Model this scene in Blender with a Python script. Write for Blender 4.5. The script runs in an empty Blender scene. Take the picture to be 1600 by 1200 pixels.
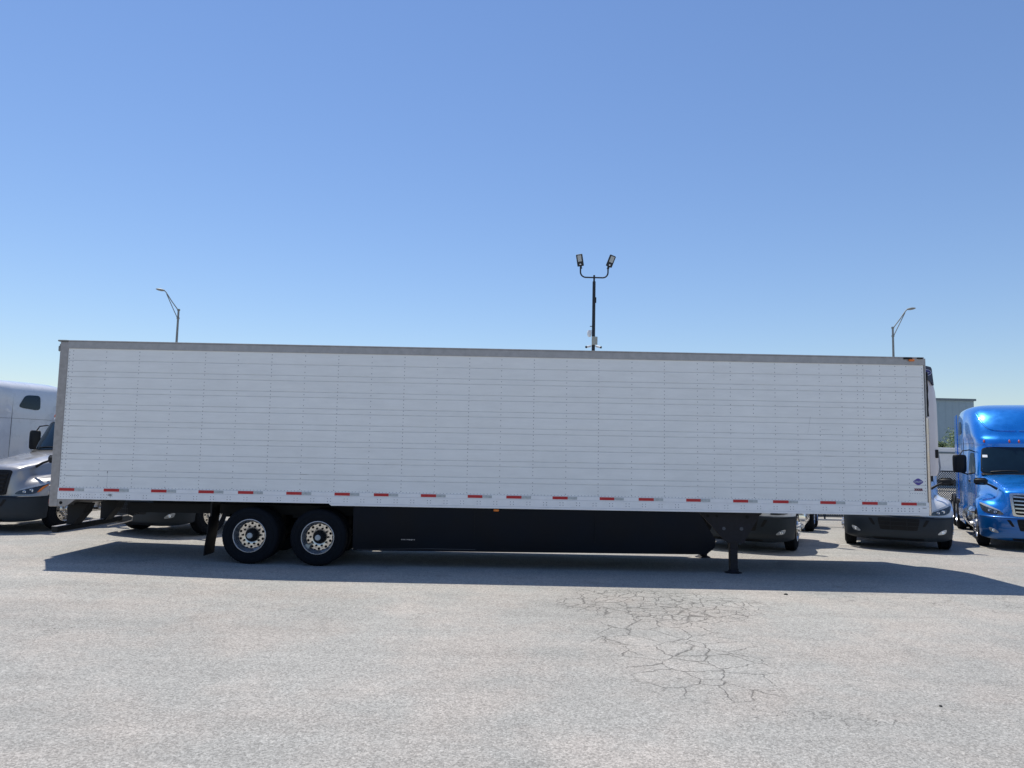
import bpy, bmesh, math, random
from mathutils import Vector, Matrix
from mathutils.bvhtree import BVHTree
random.seed(7)
PI = math.pi
scene = bpy.context.scene
COL = scene.collection

# ------------------------------------------------------------------ camera
F, PITCH, ROLL, YAW = 1161.4, 0.0921, 0.0224, 0.0139
CAM = Vector((8.1605, -13.8129, 2.14))
cam = bpy.data.cameras.new('camera'); camo = bpy.data.objects.new('camera', cam); COL.objects.link(camo)
cam.sensor_width = 36; cam.lens = F / 1600 * 36; cam.clip_end = 3000; cam.clip_start = 0.1
_R = Vector((math.cos(YAW), -math.sin(YAW), 0))
_Fw = Vector((math.sin(YAW) * math.cos(PITCH), math.cos(YAW) * math.cos(PITCH), math.sin(PITCH)))
_U = _R.cross(_Fw)
r_ = math.cos(ROLL) * _R + math.sin(ROLL) * _U
u_ = -math.sin(ROLL) * _R + math.cos(ROLL) * _U
m4 = Matrix((r_, u_, -_Fw)).transposed().to_4x4(); m4.translation = CAM
camo.matrix_world = m4
scene.camera = camo

# ------------------------------------------------------------------ world, sun, exposure
SUN = Vector((-0.23, 0.37, 1.0)).normalized()
w = bpy.data.worlds.new('World'); scene.world = w; w.use_nodes = True
nt = w.node_tree; nt.nodes.clear()
sky = nt.nodes.new('ShaderNodeTexSky'); sky.sky_type = 'NISHITA'; sky.sun_disc = False
sky.sun_elevation = math.asin(SUN.z); sky.sun_rotation = math.atan2(SUN.x, SUN.y)
sky.altitude = 0; sky.air_density = 1.3; sky.dust_density = 0.0; sky.ozone_density = 2.2
bg = nt.nodes.new('ShaderNodeBackground'); bg.inputs[1].default_value = 0.095
wo = nt.nodes.new('ShaderNodeOutputWorld')
wb = nt.nodes.new('ShaderNodeVectorMath'); wb.operation = 'MULTIPLY'; wb.inputs[1].default_value = (0.91, 1.0, 1.22)   # daylight white balance of the camera
nt.links.new(sky.outputs[0], wb.inputs[0]); nt.links.new(wb.outputs[0], bg.inputs[0]); nt.links.new(bg.outputs[0], wo.inputs[0])
sl = bpy.data.lights.new('sun', 'SUN'); sl.energy = 4.3; sl.angle = math.radians(0.53); sl.color = (1, 0.945, 0.84)
so = bpy.data.objects.new('sun', sl); COL.objects.link(so)
so.rotation_euler = SUN.to_track_quat('Z', 'Y').to_euler(); so.location = (0, 0, 60)
scene.view_settings.view_transform = 'Standard'; scene.view_settings.look = 'None'
scene.view_settings.exposure = 0.08; scene.view_settings.gamma = 1

# ------------------------------------------------------------------ materials
def mat(name, col, rough=0.5, metal=0.0, var=0.08, scale=3.0, bump=0.0, bscale=60, coat=0.0, spec=0.5, rvar=0.08, flake=0.0):
    m = bpy.data.materials.new(name); m.use_nodes = True
    t = m.node_tree; p = t.nodes['Principled BSDF']
    tc = t.nodes.new('ShaderNodeTexCoord')
    n = t.nodes.new('ShaderNodeTexNoise'); n.inputs['Scale'].default_value = scale
    n.inputs['Detail'].default_value = 6; n.inputs['Roughness'].default_value = 0.62
    t.links.new(tc.outputs['Object'], n.inputs['Vector'])
    mr = t.nodes.new('ShaderNodeMapRange')
    mr.inputs[1].default_value = 0.3; mr.inputs[2].default_value = 0.7
    mr.inputs[3].default_value = 1 - var; mr.inputs[4].default_value = 1 + var
    t.links.new(n.outputs['Fac'], mr.inputs[0])
    mx = t.nodes.new('ShaderNodeVectorMath'); mx.operation = 'SCALE'
    mx.inputs[0].default_value = col[:3]
    t.links.new(mr.outputs[0], mx.inputs['Scale'])
    t.links.new(mx.outputs[0], p.inputs['Base Color'])
    r2 = t.nodes.new('ShaderNodeMapRange'); r2.inputs[1].default_value = 0.3; r2.inputs[2].default_value = 0.7
    r2.inputs[3].default_value = max(0.02, rough - rvar); r2.inputs[4].default_value = min(1, rough + rvar)
    t.links.new(n.outputs['Fac'], r2.inputs[0]); t.links.new(r2.outputs[0], p.inputs['Roughness'])
    p.inputs['Metallic'].default_value = metal
    p.inputs['Specular IOR Level'].default_value = spec
    p.inputs['Coat Weight'].default_value = coat; p.inputs['Coat Roughness'].default_value = 0.04
    if bump > 0:
        n2 = t.nodes.new('ShaderNodeTexNoise'); n2.inputs['Scale'].default_value = bscale; n2.inputs['Detail'].default_value = 4
        t.links.new(tc.outputs['Object'], n2.inputs['Vector'])
        b = t.nodes.new('ShaderNodeBump'); b.inputs['Strength'].default_value = bump; b.inputs['Distance'].default_value = 0.01
        t.links.new(n2.outputs['Fac'], b.inputs['Height']); t.links.new(b.outputs[0], p.inputs['Normal'])
    return m

M = {}
M['panel_white'] = mat('panel_white', (0.85, 0.86, 0.845), 0.42, var=0.035, scale=1.3, spec=0.4)
M['rail_white'] = mat('rail_white', (0.88, 0.88, 0.88), 0.4, var=0.05, scale=5)
M['groove_dirt_shade'] = mat('groove_dirt_shade', (0.66, 0.67, 0.67), 0.8, var=0.10, scale=4)  # darker groove faces: dirt plus the grooves' own shade, put into the colour
M['groove_dark'] = mat('groove_dark', (0.30, 0.30, 0.31), 0.8, var=0.25, scale=4)
M['rivet'] = mat('rivet', (0.36, 0.37, 0.39), 0.5, 0.3)
M['aluminium'] = mat('aluminium', (0.40, 0.39, 0.385), 0.5, 0.35, var=0.14, scale=7)
M['galvanized'] = mat('galvanized', (0.36, 0.34, 0.33), 0.5, 0.4, var=0.18, scale=12)
M['polished'] = mat('polished', (0.85, 0.85, 0.86), 0.14, 1.0, var=0.04)
M['nose_strip'] = mat('nose_strip', (0.62, 0.56, 0.53), 0.25, 0.9, var=0.12, scale=9)
M['wheel_alloy'] = mat('wheel_alloy', (0.62, 0.595, 0.56), 0.24, 0.95, var=0.16, scale=10)
M['wheel_steel'] = mat('wheel_steel', (0.36, 0.39, 0.44), 0.28, 0.8, var=0.12, scale=8)
M['tyre'] = mat('tyre', (0.008, 0.010, 0.014), 0.85, var=0.3, scale=9, bump=0.3, bscale=40, spec=0.15)
M['black_plastic'] = mat('black_plastic', (0.007, 0.008, 0.010), 0.5, var=0.2, spec=0.3)
M['skirt_black'] = mat('skirt_black', (0.0025, 0.005, 0.010), 0.55, var=0.3, scale=1.2, spec=0.18)
M['chassis'] = mat('chassis', (0.009, 0.010, 0.012), 0.65, var=0.35, scale=10, spec=0.3)
M['gear_paint'] = mat('gear_paint', (0.014, 0.013, 0.017), 0.6, var=0.4, scale=14, spec=0.3)
M['hole_dark'] = mat('hole_dark', (0.006, 0.006, 0.007), 0.9, var=0.1)
M['bracket_recess'] = mat('bracket_recess', (0.085, 0.09, 0.10), 0.7, var=0.2)
M['tape_red'] = mat('tape_red', (0.50, 0.012, 0.018), 0.4, var=0.12, scale=20)
M['tape_silver'] = mat('tape_silver', (0.47, 0.50, 0.50), 0.45, var=0.2, scale=25)
M['amber'] = mat('amber', (0.85, 0.22, 0.03), 0.25, var=0.15, scale=40)
M['marker_red'] = mat('marker_red', (0.75, 0.12, 0.05), 0.25, var=0.15, scale=40)
M['glass'] = mat('glass', (0.006, 0.018, 0.030), 0.05, var=0.2, coat=0.15, rvar=0.02, spec=0.4)
M['lamp_glass'] = mat('lamp_glass', (0.025, 0.03, 0.035), 0.12, var=0.2, coat=1.0, rvar=0.03)
M['lamp_reflector'] = mat('lamp_reflector', (0.85, 0.87, 0.9), 0.15, 0.9, var=0.15, scale=30)
M['lens_clear'] = mat('lens_clear', (0.50, 0.52, 0.54), 0.15, 0.3, var=0.2, scale=30, coat=0.8)
M['paint_blue'] = mat('paint_blue', (0.0, 0.215, 0.72), 0.30, 0.5, var=0.05, coat=1.0)
M['paint_blue_bumper'] = mat('paint_blue_bumper', (0.0, 0.105, 0.36), 0.35, 0.4, var=0.06, coat=0.8)
M['paint_silver'] = mat('paint_silver', (0.33, 0.325, 0.33), 0.36, 0.45, var=0.05, coat=1.0)
M['paint_white'] = mat('paint_white', (0.67, 0.685, 0.715), 0.3, var=0.04, coat=0.9)
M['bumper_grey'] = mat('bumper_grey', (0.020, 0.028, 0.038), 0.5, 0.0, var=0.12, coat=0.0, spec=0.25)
M['reefer_white'] = mat('reefer_white', (0.66, 0.63, 0.66), 0.4, var=0.05, coat=0.3)
M['navy'] = mat('navy', (0.012, 0.022, 0.065), 0.35, var=0.1, coat=0.4)
M['logo_navy'] = mat('logo_navy', (0.012, 0.018, 0.16), 0.4, var=0.05)
M['logo_white'] = mat('logo_white', (0.55, 0.6, 0.72), 0.5, var=0.05)
M['logo_purple'] = mat('logo_purple', (0.075, 0.055, 0.30), 0.4, var=0.1, scale=30)
M['decal_maroon'] = mat('decal_maroon', (0.16, 0.02, 0.05), 0.5, var=0.1)
M['paper'] = mat('paper', (0.85, 0.85, 0.85), 0.7, var=0.03)
M['pole_dark'] = mat('pole_dark', (0.020, 0.024, 0.030), 0.5, 0.2, var=0.15)
M['pole_grey'] = mat('pole_grey', (0.24, 0.25, 0.24), 0.55, 0.3, var=0.15, scale=6)
M['box_grey'] = mat('box_grey', (0.40, 0.41, 0.36), 0.6, var=0.1)
M['cam_white'] = mat('cam_white', (0.8, 0.82, 0.84), 0.35, var=0.03)
M['wall_teal'] = mat('wall_teal', (0.30, 0.39, 0.44), 0.85, var=0.07, scale=0.6)
M['wall_trim'] = mat('wall_trim', (0.16, 0.20, 0.22), 0.7, var=0.1)
M['fence_wire'] = mat('fence_wire', (0.05, 0.065, 0.08), 0.55, 0.5, var=0.1)
M['concrete'] = mat('concrete', (0.46, 0.44, 0.40), 0.9, var=0.15, scale=2.5, bump=0.4)
M['seam_tar'] = mat('seam_tar', (0.05, 0.05, 0.05), 0.9, var=0.3)
M['line_paint'] = mat('line_paint', (0.75, 0.74, 0.70), 0.8, var=0.2, scale=15)
M['bark'] = mat('bark', (0.12, 0.09, 0.06), 0.9, var=0.3, scale=8, bump=0.6)
M['leaf'] = mat('leaf', (0.075, 0.13, 0.035), 0.6, var=0.5, scale=2.2)
M['tan_metal'] = mat('tan_metal', (0.42, 0.39, 0.36), 0.5, 0.3, var=0.15)

def white_panel_stain():
    # faint old-lettering ghosts and grime, fixed to the panel itself
    m = M['panel_white']; t = m.node_tree; p = t.nodes['Principled BSDF']
    tc = t.nodes.new('ShaderNodeTexCoord'); mp = t.nodes.new('ShaderNodeMapping')
    mp.inputs['Scale'].default_value = (0.9, 1, 5.5)
    t.links.new(tc.outputs['Object'], mp.inputs['Vector'])
    n = t.nodes.new('ShaderNodeTexNoise'); n.inputs['Scale'].default_value = 1.6; n.inputs['Detail'].default_value = 8
    n.inputs['Roughness'].default_value = 0.7
    t.links.new(mp.outputs[0], n.inputs['Vector'])
    mr = t.nodes.new('ShaderNodeMapRange'); mr.inputs[1].default_value = 0.35; mr.inputs[2].default_value = 0.75
    mr.inputs[3].default_value = 1.03; mr.inputs[4].default_value = 0.93
    t.links.new(n.outputs['Fac'], mr.inputs[0])
    src = p.inputs['Base Color'].links[0].from_socket
    mx = t.nodes.new('ShaderNodeVectorMath'); mx.operation = 'SCALE'
    t.links.new(src, mx.inputs[0]); t.links.new(mr.outputs[0], mx.inputs['Scale'])
    t.links.new(mx.outputs[0], p.inputs['Base Color'])
    n2 = t.nodes.new('ShaderNodeTexNoise'); n2.inputs['Scale'].default_value = 1.4
    t.links.new(tc.outputs['Object'], n2.inputs['Vector'])
    b = t.nodes.new('ShaderNodeBump'); b.inputs['Strength'].default_value = 0.5; b.inputs['Distance'].default_value = 0.03
    t.links.new(n2.outputs['Fac'], b.inputs['Height']); t.links.new(b.outputs[0], p.inputs['Normal'])
white_panel_stain()

def asphalt():
    m = bpy.data.materials.new('asphalt'); m.use_nodes = True
    t = m.node_tree; N = t.nodes; L = t.links; p = N['Principled BSDF']
    tc = N.new('ShaderNodeTexCoord')
    def noise(sc, det, rough=0.6, vec=None, dist=0):
        n = N.new('ShaderNodeTexNoise'); n.inputs['Scale'].default_value = sc; n.inputs['Detail'].default_value = det
        n.inputs['Roughness'].default_value = rough; n.inputs['Distortion'].default_value = dist
        L.new(vec or tc.outputs['Object'], n.inputs['Vector']); return n.outputs['Fac']
    def mr(s, a, b, c, d):
        x = N.new('ShaderNodeMapRange'); x.inputs[1].default_value = a; x.inputs[2].default_value = b
        x.inputs[3].default_value = c; x.inputs[4].default_value = d; L.new(s, x.inputs[0]); return x.outputs[0]
    def mth(op, a, b):
        x = N.new('ShaderNodeMath'); x.operation = op
        for i, v in enumerate((a, b)):
            if isinstance(v, (int, float)): x.inputs[i].default_value = v
            else: L.new(v, x.inputs[i])
        return x.outputs[0]
    # aggregate stones: two sizes of cells, each with its own brightness
    v1 = N.new('ShaderNodeTexVoronoi'); v1.inputs['Scale'].default_value = 62; L.new(tc.outputs['Object'], v1.inputs['Vector'])
    s1 = N.new('ShaderNodeSeparateColor'); L.new(v1.outputs['Color'], s1.inputs[0])
    v2 = N.new('ShaderNodeTexVoronoi'); v2.inputs['Scale'].default_value = 120; L.new(tc.outputs['Object'], v2.inputs['Vector'])
    s2 = N.new('ShaderNodeSeparateColor'); L.new(v2.outputs['Color'], s2.inputs[0])
    g = mth('MULTIPLY', mr(s1.outputs[0], 0, 1, 0.72, 1.28), mr(s2.outputs[0], 0, 1, 0.78, 1.22))
    g = mth('MULTIPLY', g, mr(noise(0.35, 5, 0.6), 0.3, 0.7, 0.92, 1.07))
    g = mth('MULTIPLY', g, mr(noise(2.6, 5, 0.65), 0.3, 0.7, 0.95, 1.05))
    mp = N.new('ShaderNodeMapping'); mp.inputs['Scale'].default_value = (0.25, 3.2, 1); L.new(tc.outputs['Object'], mp.inputs['Vector'])
    g = mth('MULTIPLY', g, mr(noise(1.1, 6, 0.7, mp.outputs[0]), 0.3, 0.72, 1.05, 0.92))
    g = mth('MULTIPLY', g, mr(noise(0.22, 3, 0.5, None, 0.4), 0.50, 0.66, 1.0, 1.09))
    mp2 = N.new('ShaderNodeMapping'); mp2.inputs['Scale'].default_value = (0.05, 1.0, 1); mp2.inputs['Rotation'].default_value = (0, 0, 0.10); L.new(tc.outputs['Object'], mp2.inputs['Vector'])
    g = mth('MULTIPLY', g, mr(noise(1.6, 3, 0.5, mp2.outputs[0]), 0.52, 0.66, 1.0, 0.93))
    vd = N.new('ShaderNodeTexVoronoi'); vd.inputs['Scale'].default_value = 0.9; L.new(tc.outputs['Object'], vd.inputs['Vector'])
    g = mth('MULTIPLY', g, mr(vd.outputs['Distance'], 0.015, 0.035, 0.62, 1.0))
    # dark oily spots under the parked trailer and the trucks
    g = mth('MULTIPLY', g, mr(noise(0.9, 3, 0.5, None, 0.6), 0.64, 0.78, 1.0, 0.80))
    # alligator cracking in one worn patch
    def cracks(sc, width, dist):
        dn = N.new('ShaderNodeTexNoise'); dn.inputs['Scale'].default_value = 7.0; dn.inputs['Detail'].default_value = 5
        L.new(tc.outputs['Object'], dn.inputs['Vector'])
        ad = N.new('ShaderNodeVectorMath'); ad.operation = 'MULTIPLY_ADD'; L.new(dn.outputs['Color'], ad.inputs[0])
        ad.inputs[1].default_value = (dist, dist, 0); L.new(tc.outputs['Object'], ad.inputs[2])
        v = N.new('ShaderNodeTexVoronoi'); v.feature = 'DISTANCE_TO_EDGE'; v.inputs['Scale'].default_value = sc
        L.new(ad.outputs[0], v.inputs['Vector'])
        return mr(v.outputs['Distance'], 0, width, 1, 0)
    sp = N.new('ShaderNodeSeparateXYZ'); L.new(tc.outputs['Object'], sp.inputs[0])
    def mask(cx, cy, rx, ry, soft, wob):
        dx = mth('DIVIDE', mth('SUBTRACT', sp.outputs[0], cx), rx); dy = mth('DIVIDE', mth('SUBTRACT', sp.outputs[1], cy), ry)
        d = mth('POWER', mth('ADD', mth('MULTIPLY', dx, dx), mth('MULTIPLY', dy, dy)), 0.5)
        d = mth('ADD', d, mr(noise(0.8, 4), 0, 1, -wob, wob))
        return mr(d, 1 - soft, 1, 1, 0)
    thin = mr(noise(3.2, 4, 0.7), 0.32, 0.50, 0.45, 1)
    ma = mask(10.6, -2.9, 1.75, 1.35, 0.2, 0.4); mb = mask(10.25, -5.1, 1.0, 2.3, 0.2, 0.35); mc = mask(15.5, -2.2, 3.2, 0.8, 0.5, 0.5)
    c1 = mth('MULTIPLY', cracks(3.6, 0.042, 0.12), ma); c2 = mth('MULTIPLY', cracks(2.4, 0.027, 0.13), mth('MAXIMUM', mb, ma))
    c3 = mth('MULTIPLY', cracks(1.9, 0.02, 0.5), mc)
    wide = mth('MULTIPLY', cracks(0.16, 0.0022, 0.8), mr(noise(0.5, 3), 0.5, 0.62, 0, 0.8))
    ck = mth('MAXIMUM', mth('MULTIPLY', mth('MAXIMUM', mth('MAXIMUM', c1, c2), mth('MULTIPLY', c3, 0.8)), thin), wide)
    ck = mth('MINIMUM', ck, 1)
    g = mth('MULTIPLY', g, mr(ck, 0, 1, 1, 0.38))
    col = N.new('ShaderNodeMix'); col.data_type = 'RGBA'
    col.inputs['A'].default_value = (0.350, 0.341, 0.316, 1); col.inputs['B'].default_value = (0.372, 0.345, 0.313, 1)
    L.new(mr(noise(0.7, 4), 0.42, 0.62, 0, 1), col.inputs['Factor'])
    sc = N.new('ShaderNodeVectorMath'); sc.operation = 'SCALE'; L.new(col.outputs['Result'], sc.inputs[0]); L.new(g, sc.inputs['Scale'])
    L.new(sc.outputs[0], p.inputs['Base Color'])
    p.inputs['Roughness'].default_value = 0.88; p.inputs['Specular IOR Level'].default_value = 0.25
    b = N.new('ShaderNodeBump'); b.inputs['Strength'].default_value = 0.45; b.inputs['Distance'].default_value = 0.012
    h = mth('SUBTRACT', mth('MULTIPLY', s1.outputs[0], 0.5), mth('MULTIPLY', ck, 1.2)); L.new(h, b.inputs['Height']); L.new(b.outputs[0], p.inputs['Normal'])
    return m
M['asphalt'] = asphalt()

# ------------------------------------------------------------------ mesh helpers
def smooth_obj(o, ang=40):
    for p in o.data.polygons: p.use_smooth = True
    try: o.data.set_sharp_from_angle(angle=math.radians(ang))
    except Exception: pass

class MB:
    def __init__(s): s.v = []; s.f = []; s.mi = []
    def add(s, vs, fs, mi=0):
        b = len(s.v); s.v += [tuple(v) for v in vs]; s.f += [tuple(i + b for i in f) for f in fs]; s.mi += [mi] * len(fs); return s
    def box(s, x0, x1, y0, y1, z0, z1, mi=0, bev=0.0):
        if bev <= 0:
            v = [(x, y, z) for z in (z0, z1) for y in (y0, y1) for x in (x0, x1)]
            return s.add(v, [(0, 2, 3, 1), (4, 5, 7, 6), (0, 1, 5, 4), (2, 6, 7, 3), (0, 4, 6, 2), (1, 3, 7, 5)], mi)
        b = min(bev, abs(x1 - x0) * .45, abs(y1 - y0) * .45, abs(z1 - z0) * .45)
        rings = []
        for (z, i) in ((z0, b), (z0 + b, 0), (z1 - b, 0), (z1, b)):
            c = b
            rings.append([(x0 + i + c, y0 + i, z), (x1 - i - c, y0 + i, z), (x1 - i, y0 + i + c, z), (x1 - i, y1 - i - c, z),
                          (x1 - i - c, y1 - i, z), (x0 + i + c, y1 - i, z), (x0 + i, y1 - i - c, z), (x0 + i, y0 + i + c, z)])
        return s.loft(rings, mi=mi)
    def loft(s, rings, closed=True, cap=True, mi=0):
        n = len(rings[0]); vs = [p for r in rings for p in r]; fs = []
        for i in range(len(rings) - 1):
            for j in range(n if closed else n - 1):
                k = (j + 1) % n; fs.append((i * n + j, i * n + k, (i + 1) * n + k, (i + 1) * n + j))
        if cap and closed: fs.append(tuple(range(n))[::-1]); fs.append(tuple(range((len(rings) - 1) * n, len(rings) * n)))
        return s.add(vs, fs, mi)
    def cyl(s, p0, p1, r0, r1=None, n=16, cap=True, mi=0):
        r1 = r0 if r1 is None else r1
        p0 = Vector(p0); p1 = Vector(p1); d = (p1 - p0).normalized()
        a = d.orthogonal().normalized(); b = d.cross(a)
        R = [[p + (a * math.cos(2 * PI * k / n) + b * math.sin(2 * PI * k / n)) * r for k in range(n)] for p, r in ((p0, r0), (p1, r1))]
        return s.loft(R, cap=cap, mi=mi)
    def lathe(s, prof, org, axis, n=48, mi=0, mis=None):
        o = Vector(org); d = Vector(axis).normalized(); a = d.orthogonal().normalized(); b = d.cross(a)
        vs = []; fs = []
        for (h, r) in prof:
            for k in range(n):
                vs.append(o + d * h + (a * math.cos(2 * PI * k / n) + b * math.sin(2 * PI * k / n)) * max(r, 1e-4))
        for i in range(len(prof) - 1):
            for k in range(n): fs.append((i * n + k, i * n + (k + 1) % n, (i + 1) * n + (k + 1) % n, (i + 1) * n + k))
        return s.add(vs, fs, mi)
    def tube(s, pts, r, n=8, mi=0):
        pts = [Vector(p) for p in pts]; rings = []
        for i, p in enumerate(pts):
            d = (pts[min(i + 1, len(pts) - 1)] - pts[max(i - 1, 0)]).normalized()
            if i == 0: a = d.orthogonal().normalized()
            else: a = (a - d * a.dot(d)).normalized()
            b = d.cross(a); rr = r[i] if isinstance(r, (list, tuple)) else r
            rings.append([p + (a * math.cos(2 * PI * k / n) + b * math.sin(2 * PI * k / n)) * rr for k in range(n)])
        return s.loft(rings, mi=mi)
    def prism(s, poly, y0, y1, mi=0, ax='y'):
        n = len(poly)
        P = (lambda a, b, c: (a, c, b)) if ax == 'y' else ((lambda a, b, c: (c, a, b)) if ax == 'x' else (lambda a, b, c: (a, b, c)))
        vs = [P(a, b, y0) for a, b in poly] + [P(a, b, y1) for a, b in poly]
        fs = [tuple(range(n)), tuple(range(2 * n - 1, n - 1, -1))] + [(i, i + n, (i + 1) % n + n, (i + 1) % n) for i in range(n)]
        return s.add(vs, fs, mi)
    def build(s, name, mats, parent=None, smooth=False, ang=40, kind=None, bevel=0):
        me = bpy.data.meshes.new(name); me.from_pydata(s.v, [], s.f)
        ms = mats if isinstance(mats, (list, tuple)) else [mats]
        for q in ms: me.materials.append(M[q] if isinstance(q, str) else q)
        for p, i in zip(me.polygons, s.mi): p.material_index = i
        bm = bmesh.new(); bm.from_mesh(me); bmesh.ops.recalc_face_normals(bm, faces=bm.faces[:]); bm.to_mesh(me); bm.free()
        o = bpy.data.objects.new(name, me); COL.objects.link(o)
        if parent: o.parent = parent
        if smooth: smooth_obj(o, ang)
        if kind: o['kind'] = kind
        if bevel:
            bv = o.modifiers.new('b', 'BEVEL'); bv.width = bevel; bv.segments = 2; bv.limit_method = 'ANGLE'; bv.angle_limit = math.radians(35)
        return o

def thing(name, label, cat, loc=(0, 0, 0), rz=0, group=None):
    o = bpy.data.objects.new(name, None); COL.objects.link(o); o.location = loc; o.rotation_euler = (0, 0, rz)
    o['label'] = label; o['category'] = cat
    if group: o['group'] = group
    o.empty_display_size = 0.3
    return o
def tag(o, label, cat, group=None):
    o['label'] = label; o['category'] = cat
    if group: o['group'] = group
    return o
def bake_subsurf(o, lv=2):
    md = o.modifiers.new('s', 'SUBSURF'); md.levels = lv; md.render_levels = lv
    bpy.context.view_layer.update()
    dg = bpy.context.evaluated_depsgraph_get()
    me = bpy.data.meshes.new_from_object(o.evaluated_get(dg)); o.modifiers.clear(); o.data = me
    for p in me.polygons: p.use_smooth = True
    return o
def bvh_of(*objs):
    vs = []; fs = []
    for o in objs:
        b = len(vs); vs += [v.co.copy() for v in o.data.vertices]; fs += [tuple(i + b for i in p.vertices) for p in o.data.polygons]
    return BVHTree.FromPolygons(vs, fs)
def patch(bvh, quad, name, m, parent, n=8, side='f', off=0.01, thick=0.02, nu=22, nv=10, du=0.0):
    """a shaped panel lying on the surface: quad = bl, br, tr, tl in (x,z) for the front or (y,z) for a side"""
    bl, br, tr, tl = quad; rows = []
    us = [0.5 - 0.5 * math.cos(PI * i / nu) for i in range(nu + 1)]
    lastN = None
    for j in range(nv + 1):
        row = []
        for u in us:
            k = (1 - abs(2 * u - 1) ** n) ** (1.0 / n); k = max(k, 0.02)
            v = 0.5 + (j / nv - 0.5) * k
            a = (1 - u) * (1 - v) * bl[0] + u * (1 - v) * br[0] + u * v * tr[0] + (1 - u) * v * tl[0]
            b = (1 - u) * (1 - v) * bl[1] + u * (1 - v) * br[1] + u * v * tr[1] + (1 - u) * v * tl[1]
            if side == 'f': o, d = Vector((a, -4, b)), Vector((0, 1, 0))
            elif side == 'r': o, d = Vector((4, a, b)), Vector((-1, 0, 0))
            elif side == 'l': o, d = Vector((-4, a, b)), Vector((1, 0, 0))
            elif side == 't': o, d = Vector((a, b, 8)), Vector((0, 0, -1))
            h, nrm, _, _ = bvh.ray_cast(o, d)
            if h is None: h = None; 
            else:
                if nrm.dot(d) > 0: nrm = -nrm
            row.append((h, nrm))
        rows.append(row)
    good = [(h, q) for r in rows for (h, q) in r if h is not None]
    if not good: return None
    V = []; nn = len(us)
    for j, r in enumerate(rows):
        for i, (h, q) in enumerate(r):
            if h is None:
                c = [r[k] for k in sorted(range(nn), key=lambda k: abs(k - i)) if r[k][0] is not None]
                h, q = c[0] if c else good[0]
            V.append((h + q * off, h - q * thick))
    mb = MB(); nf = len(V)
    vs = [a for a, b in V] + [b for a, b in V]; fs = []
    for j in range(nv):
        for i in range(nn - 1): fs.append((j * nn + i, j * nn + i + 1, (j + 1) * nn + i + 1, (j + 1) * nn + i))
    edge = [i for i in range(nn)] + [j * nn + nn - 1 for j in range(1, nv + 1)] + [nv * nn + i for i in range(nn - 2, -1, -1)] + [j * nn for j in range(nv - 1, 0, -1)]
    for a, b in zip(edge, edge[1:] + edge[:1]): fs.append((a, b, b + nf, a + nf))
    mb.add(vs, fs)
    o = mb.build(name, m, parent); smooth_obj(o, 35)
    return o
def text(body, size, name, m, parent, mw, ext=0.002, bold=0.0, sx=1.0):
    c = bpy.data.curves.new('t', 'FONT'); c.body = body; c.size = size; c.extrude = ext; c.align_x = 'CENTER'; c.align_y = 'CENTER'; c.offset = bold
    t = bpy.data.objects.new('t', c); COL.objects.link(t); bpy.context.view_layer.update()
    me = bpy.data.meshes.new_from_object(t.evaluated_get(bpy.context.evaluated_depsgraph_get()))
    bpy.data.objects.remove(t)
    me.transform(mw @ Matrix.Diagonal((sx, 1, 1, 1)))
    me.materials.clear(); me.materials.append(M[m])
    o = bpy.data.objects.new(name, me); COL.objects.link(o); o.parent = parent
    return o

def gz(x, y=0):
    t = min(1, max(0, (5 - x) / 5)); return 0.08 * t * t * (3 - 2 * t)

# ------------------------------------------------------------------ ground
xs = sorted(set([-600, -300, -150, -80, -50, -35, -25, -18] + [-12 + 0.5 * i for i in range(90)] + [34, 36, 40, 50, 70, 100, 150, 300, 600]))
ys = sorted(set([-60, -40, -25] + [-16 + i for i in range(60)] + [50, 60, 80, 120, 200, 400, 900]))
g = MB(); n = len(xs)
g.add([(x, y, gz(x, y)) for y in ys for x in xs], [(j * n + i, j * n + i + 1, (j + 1) * n + i + 1, (j + 1) * n + i) for j in range(len(ys) - 1) for i in range(n - 1)])
g.build('ground', 'asphalt', None, True, kind='structure')

# ------------------------------------------------------------------ the trailer
TILT = -0.0042
tr = thing('semi_trailer', 'long white refrigerated semi-trailer with riveted panels parked side-on in the foreground', 'semi-trailer', (0, 0, -0.021))
tr.rotation_euler = (0, TILT, 0)
L = 16.15; W = 2.59
# side walls: horizontal beads
lines = [3.685]
z = 3.48
while z > 1.5:
    lines += [z, z - 0.098]; z -= 0.3035
def side_profile(y, s):
    P = [(y, 1.345)]; I = []
    for q in sorted(lines):
        P += [(y, q - 0.0065), (y + s * 0.0045, q - 0.003), (y + s * 0.0045, q + 0.003), (y, q + 0.0065)]
    P.append((y, 3.905)); return P
def wall(y, s, name):
    mb = MB(); P = side_profile(y, s); nx = 60
    X = [0.13 + (L - 0.16) * i / nx for i in range(nx + 1)]
    k = len(P); vs = [(x, a, b) for x in X for a, b in P]
    for i in range(nx):
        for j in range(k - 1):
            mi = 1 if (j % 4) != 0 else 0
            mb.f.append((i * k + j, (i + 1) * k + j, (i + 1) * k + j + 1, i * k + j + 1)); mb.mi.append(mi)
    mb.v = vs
    return mb.build(name, ['panel_white', 'groove_dirt_shade'], tr)
wall(0.0, 1, 'side_wall'); wall(W, -1, 'side_wall')
MB().box(0.13, L - 0.02, 0.012, W - 0.012, 1.2, 3.99).build('insulated_body', 'panel_white', tr)
MB().box(0.1, L, 0.02, W - 0.02, 3.99, 4.04, bev=0.02).build('roof', 'aluminium', tr)
MB().box(L - 0.02, L + 0.012, 0.03, W - 0.03, 1.2, 3.98, bev=0.01).build('front_wall', 'panel_white', tr)
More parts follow.
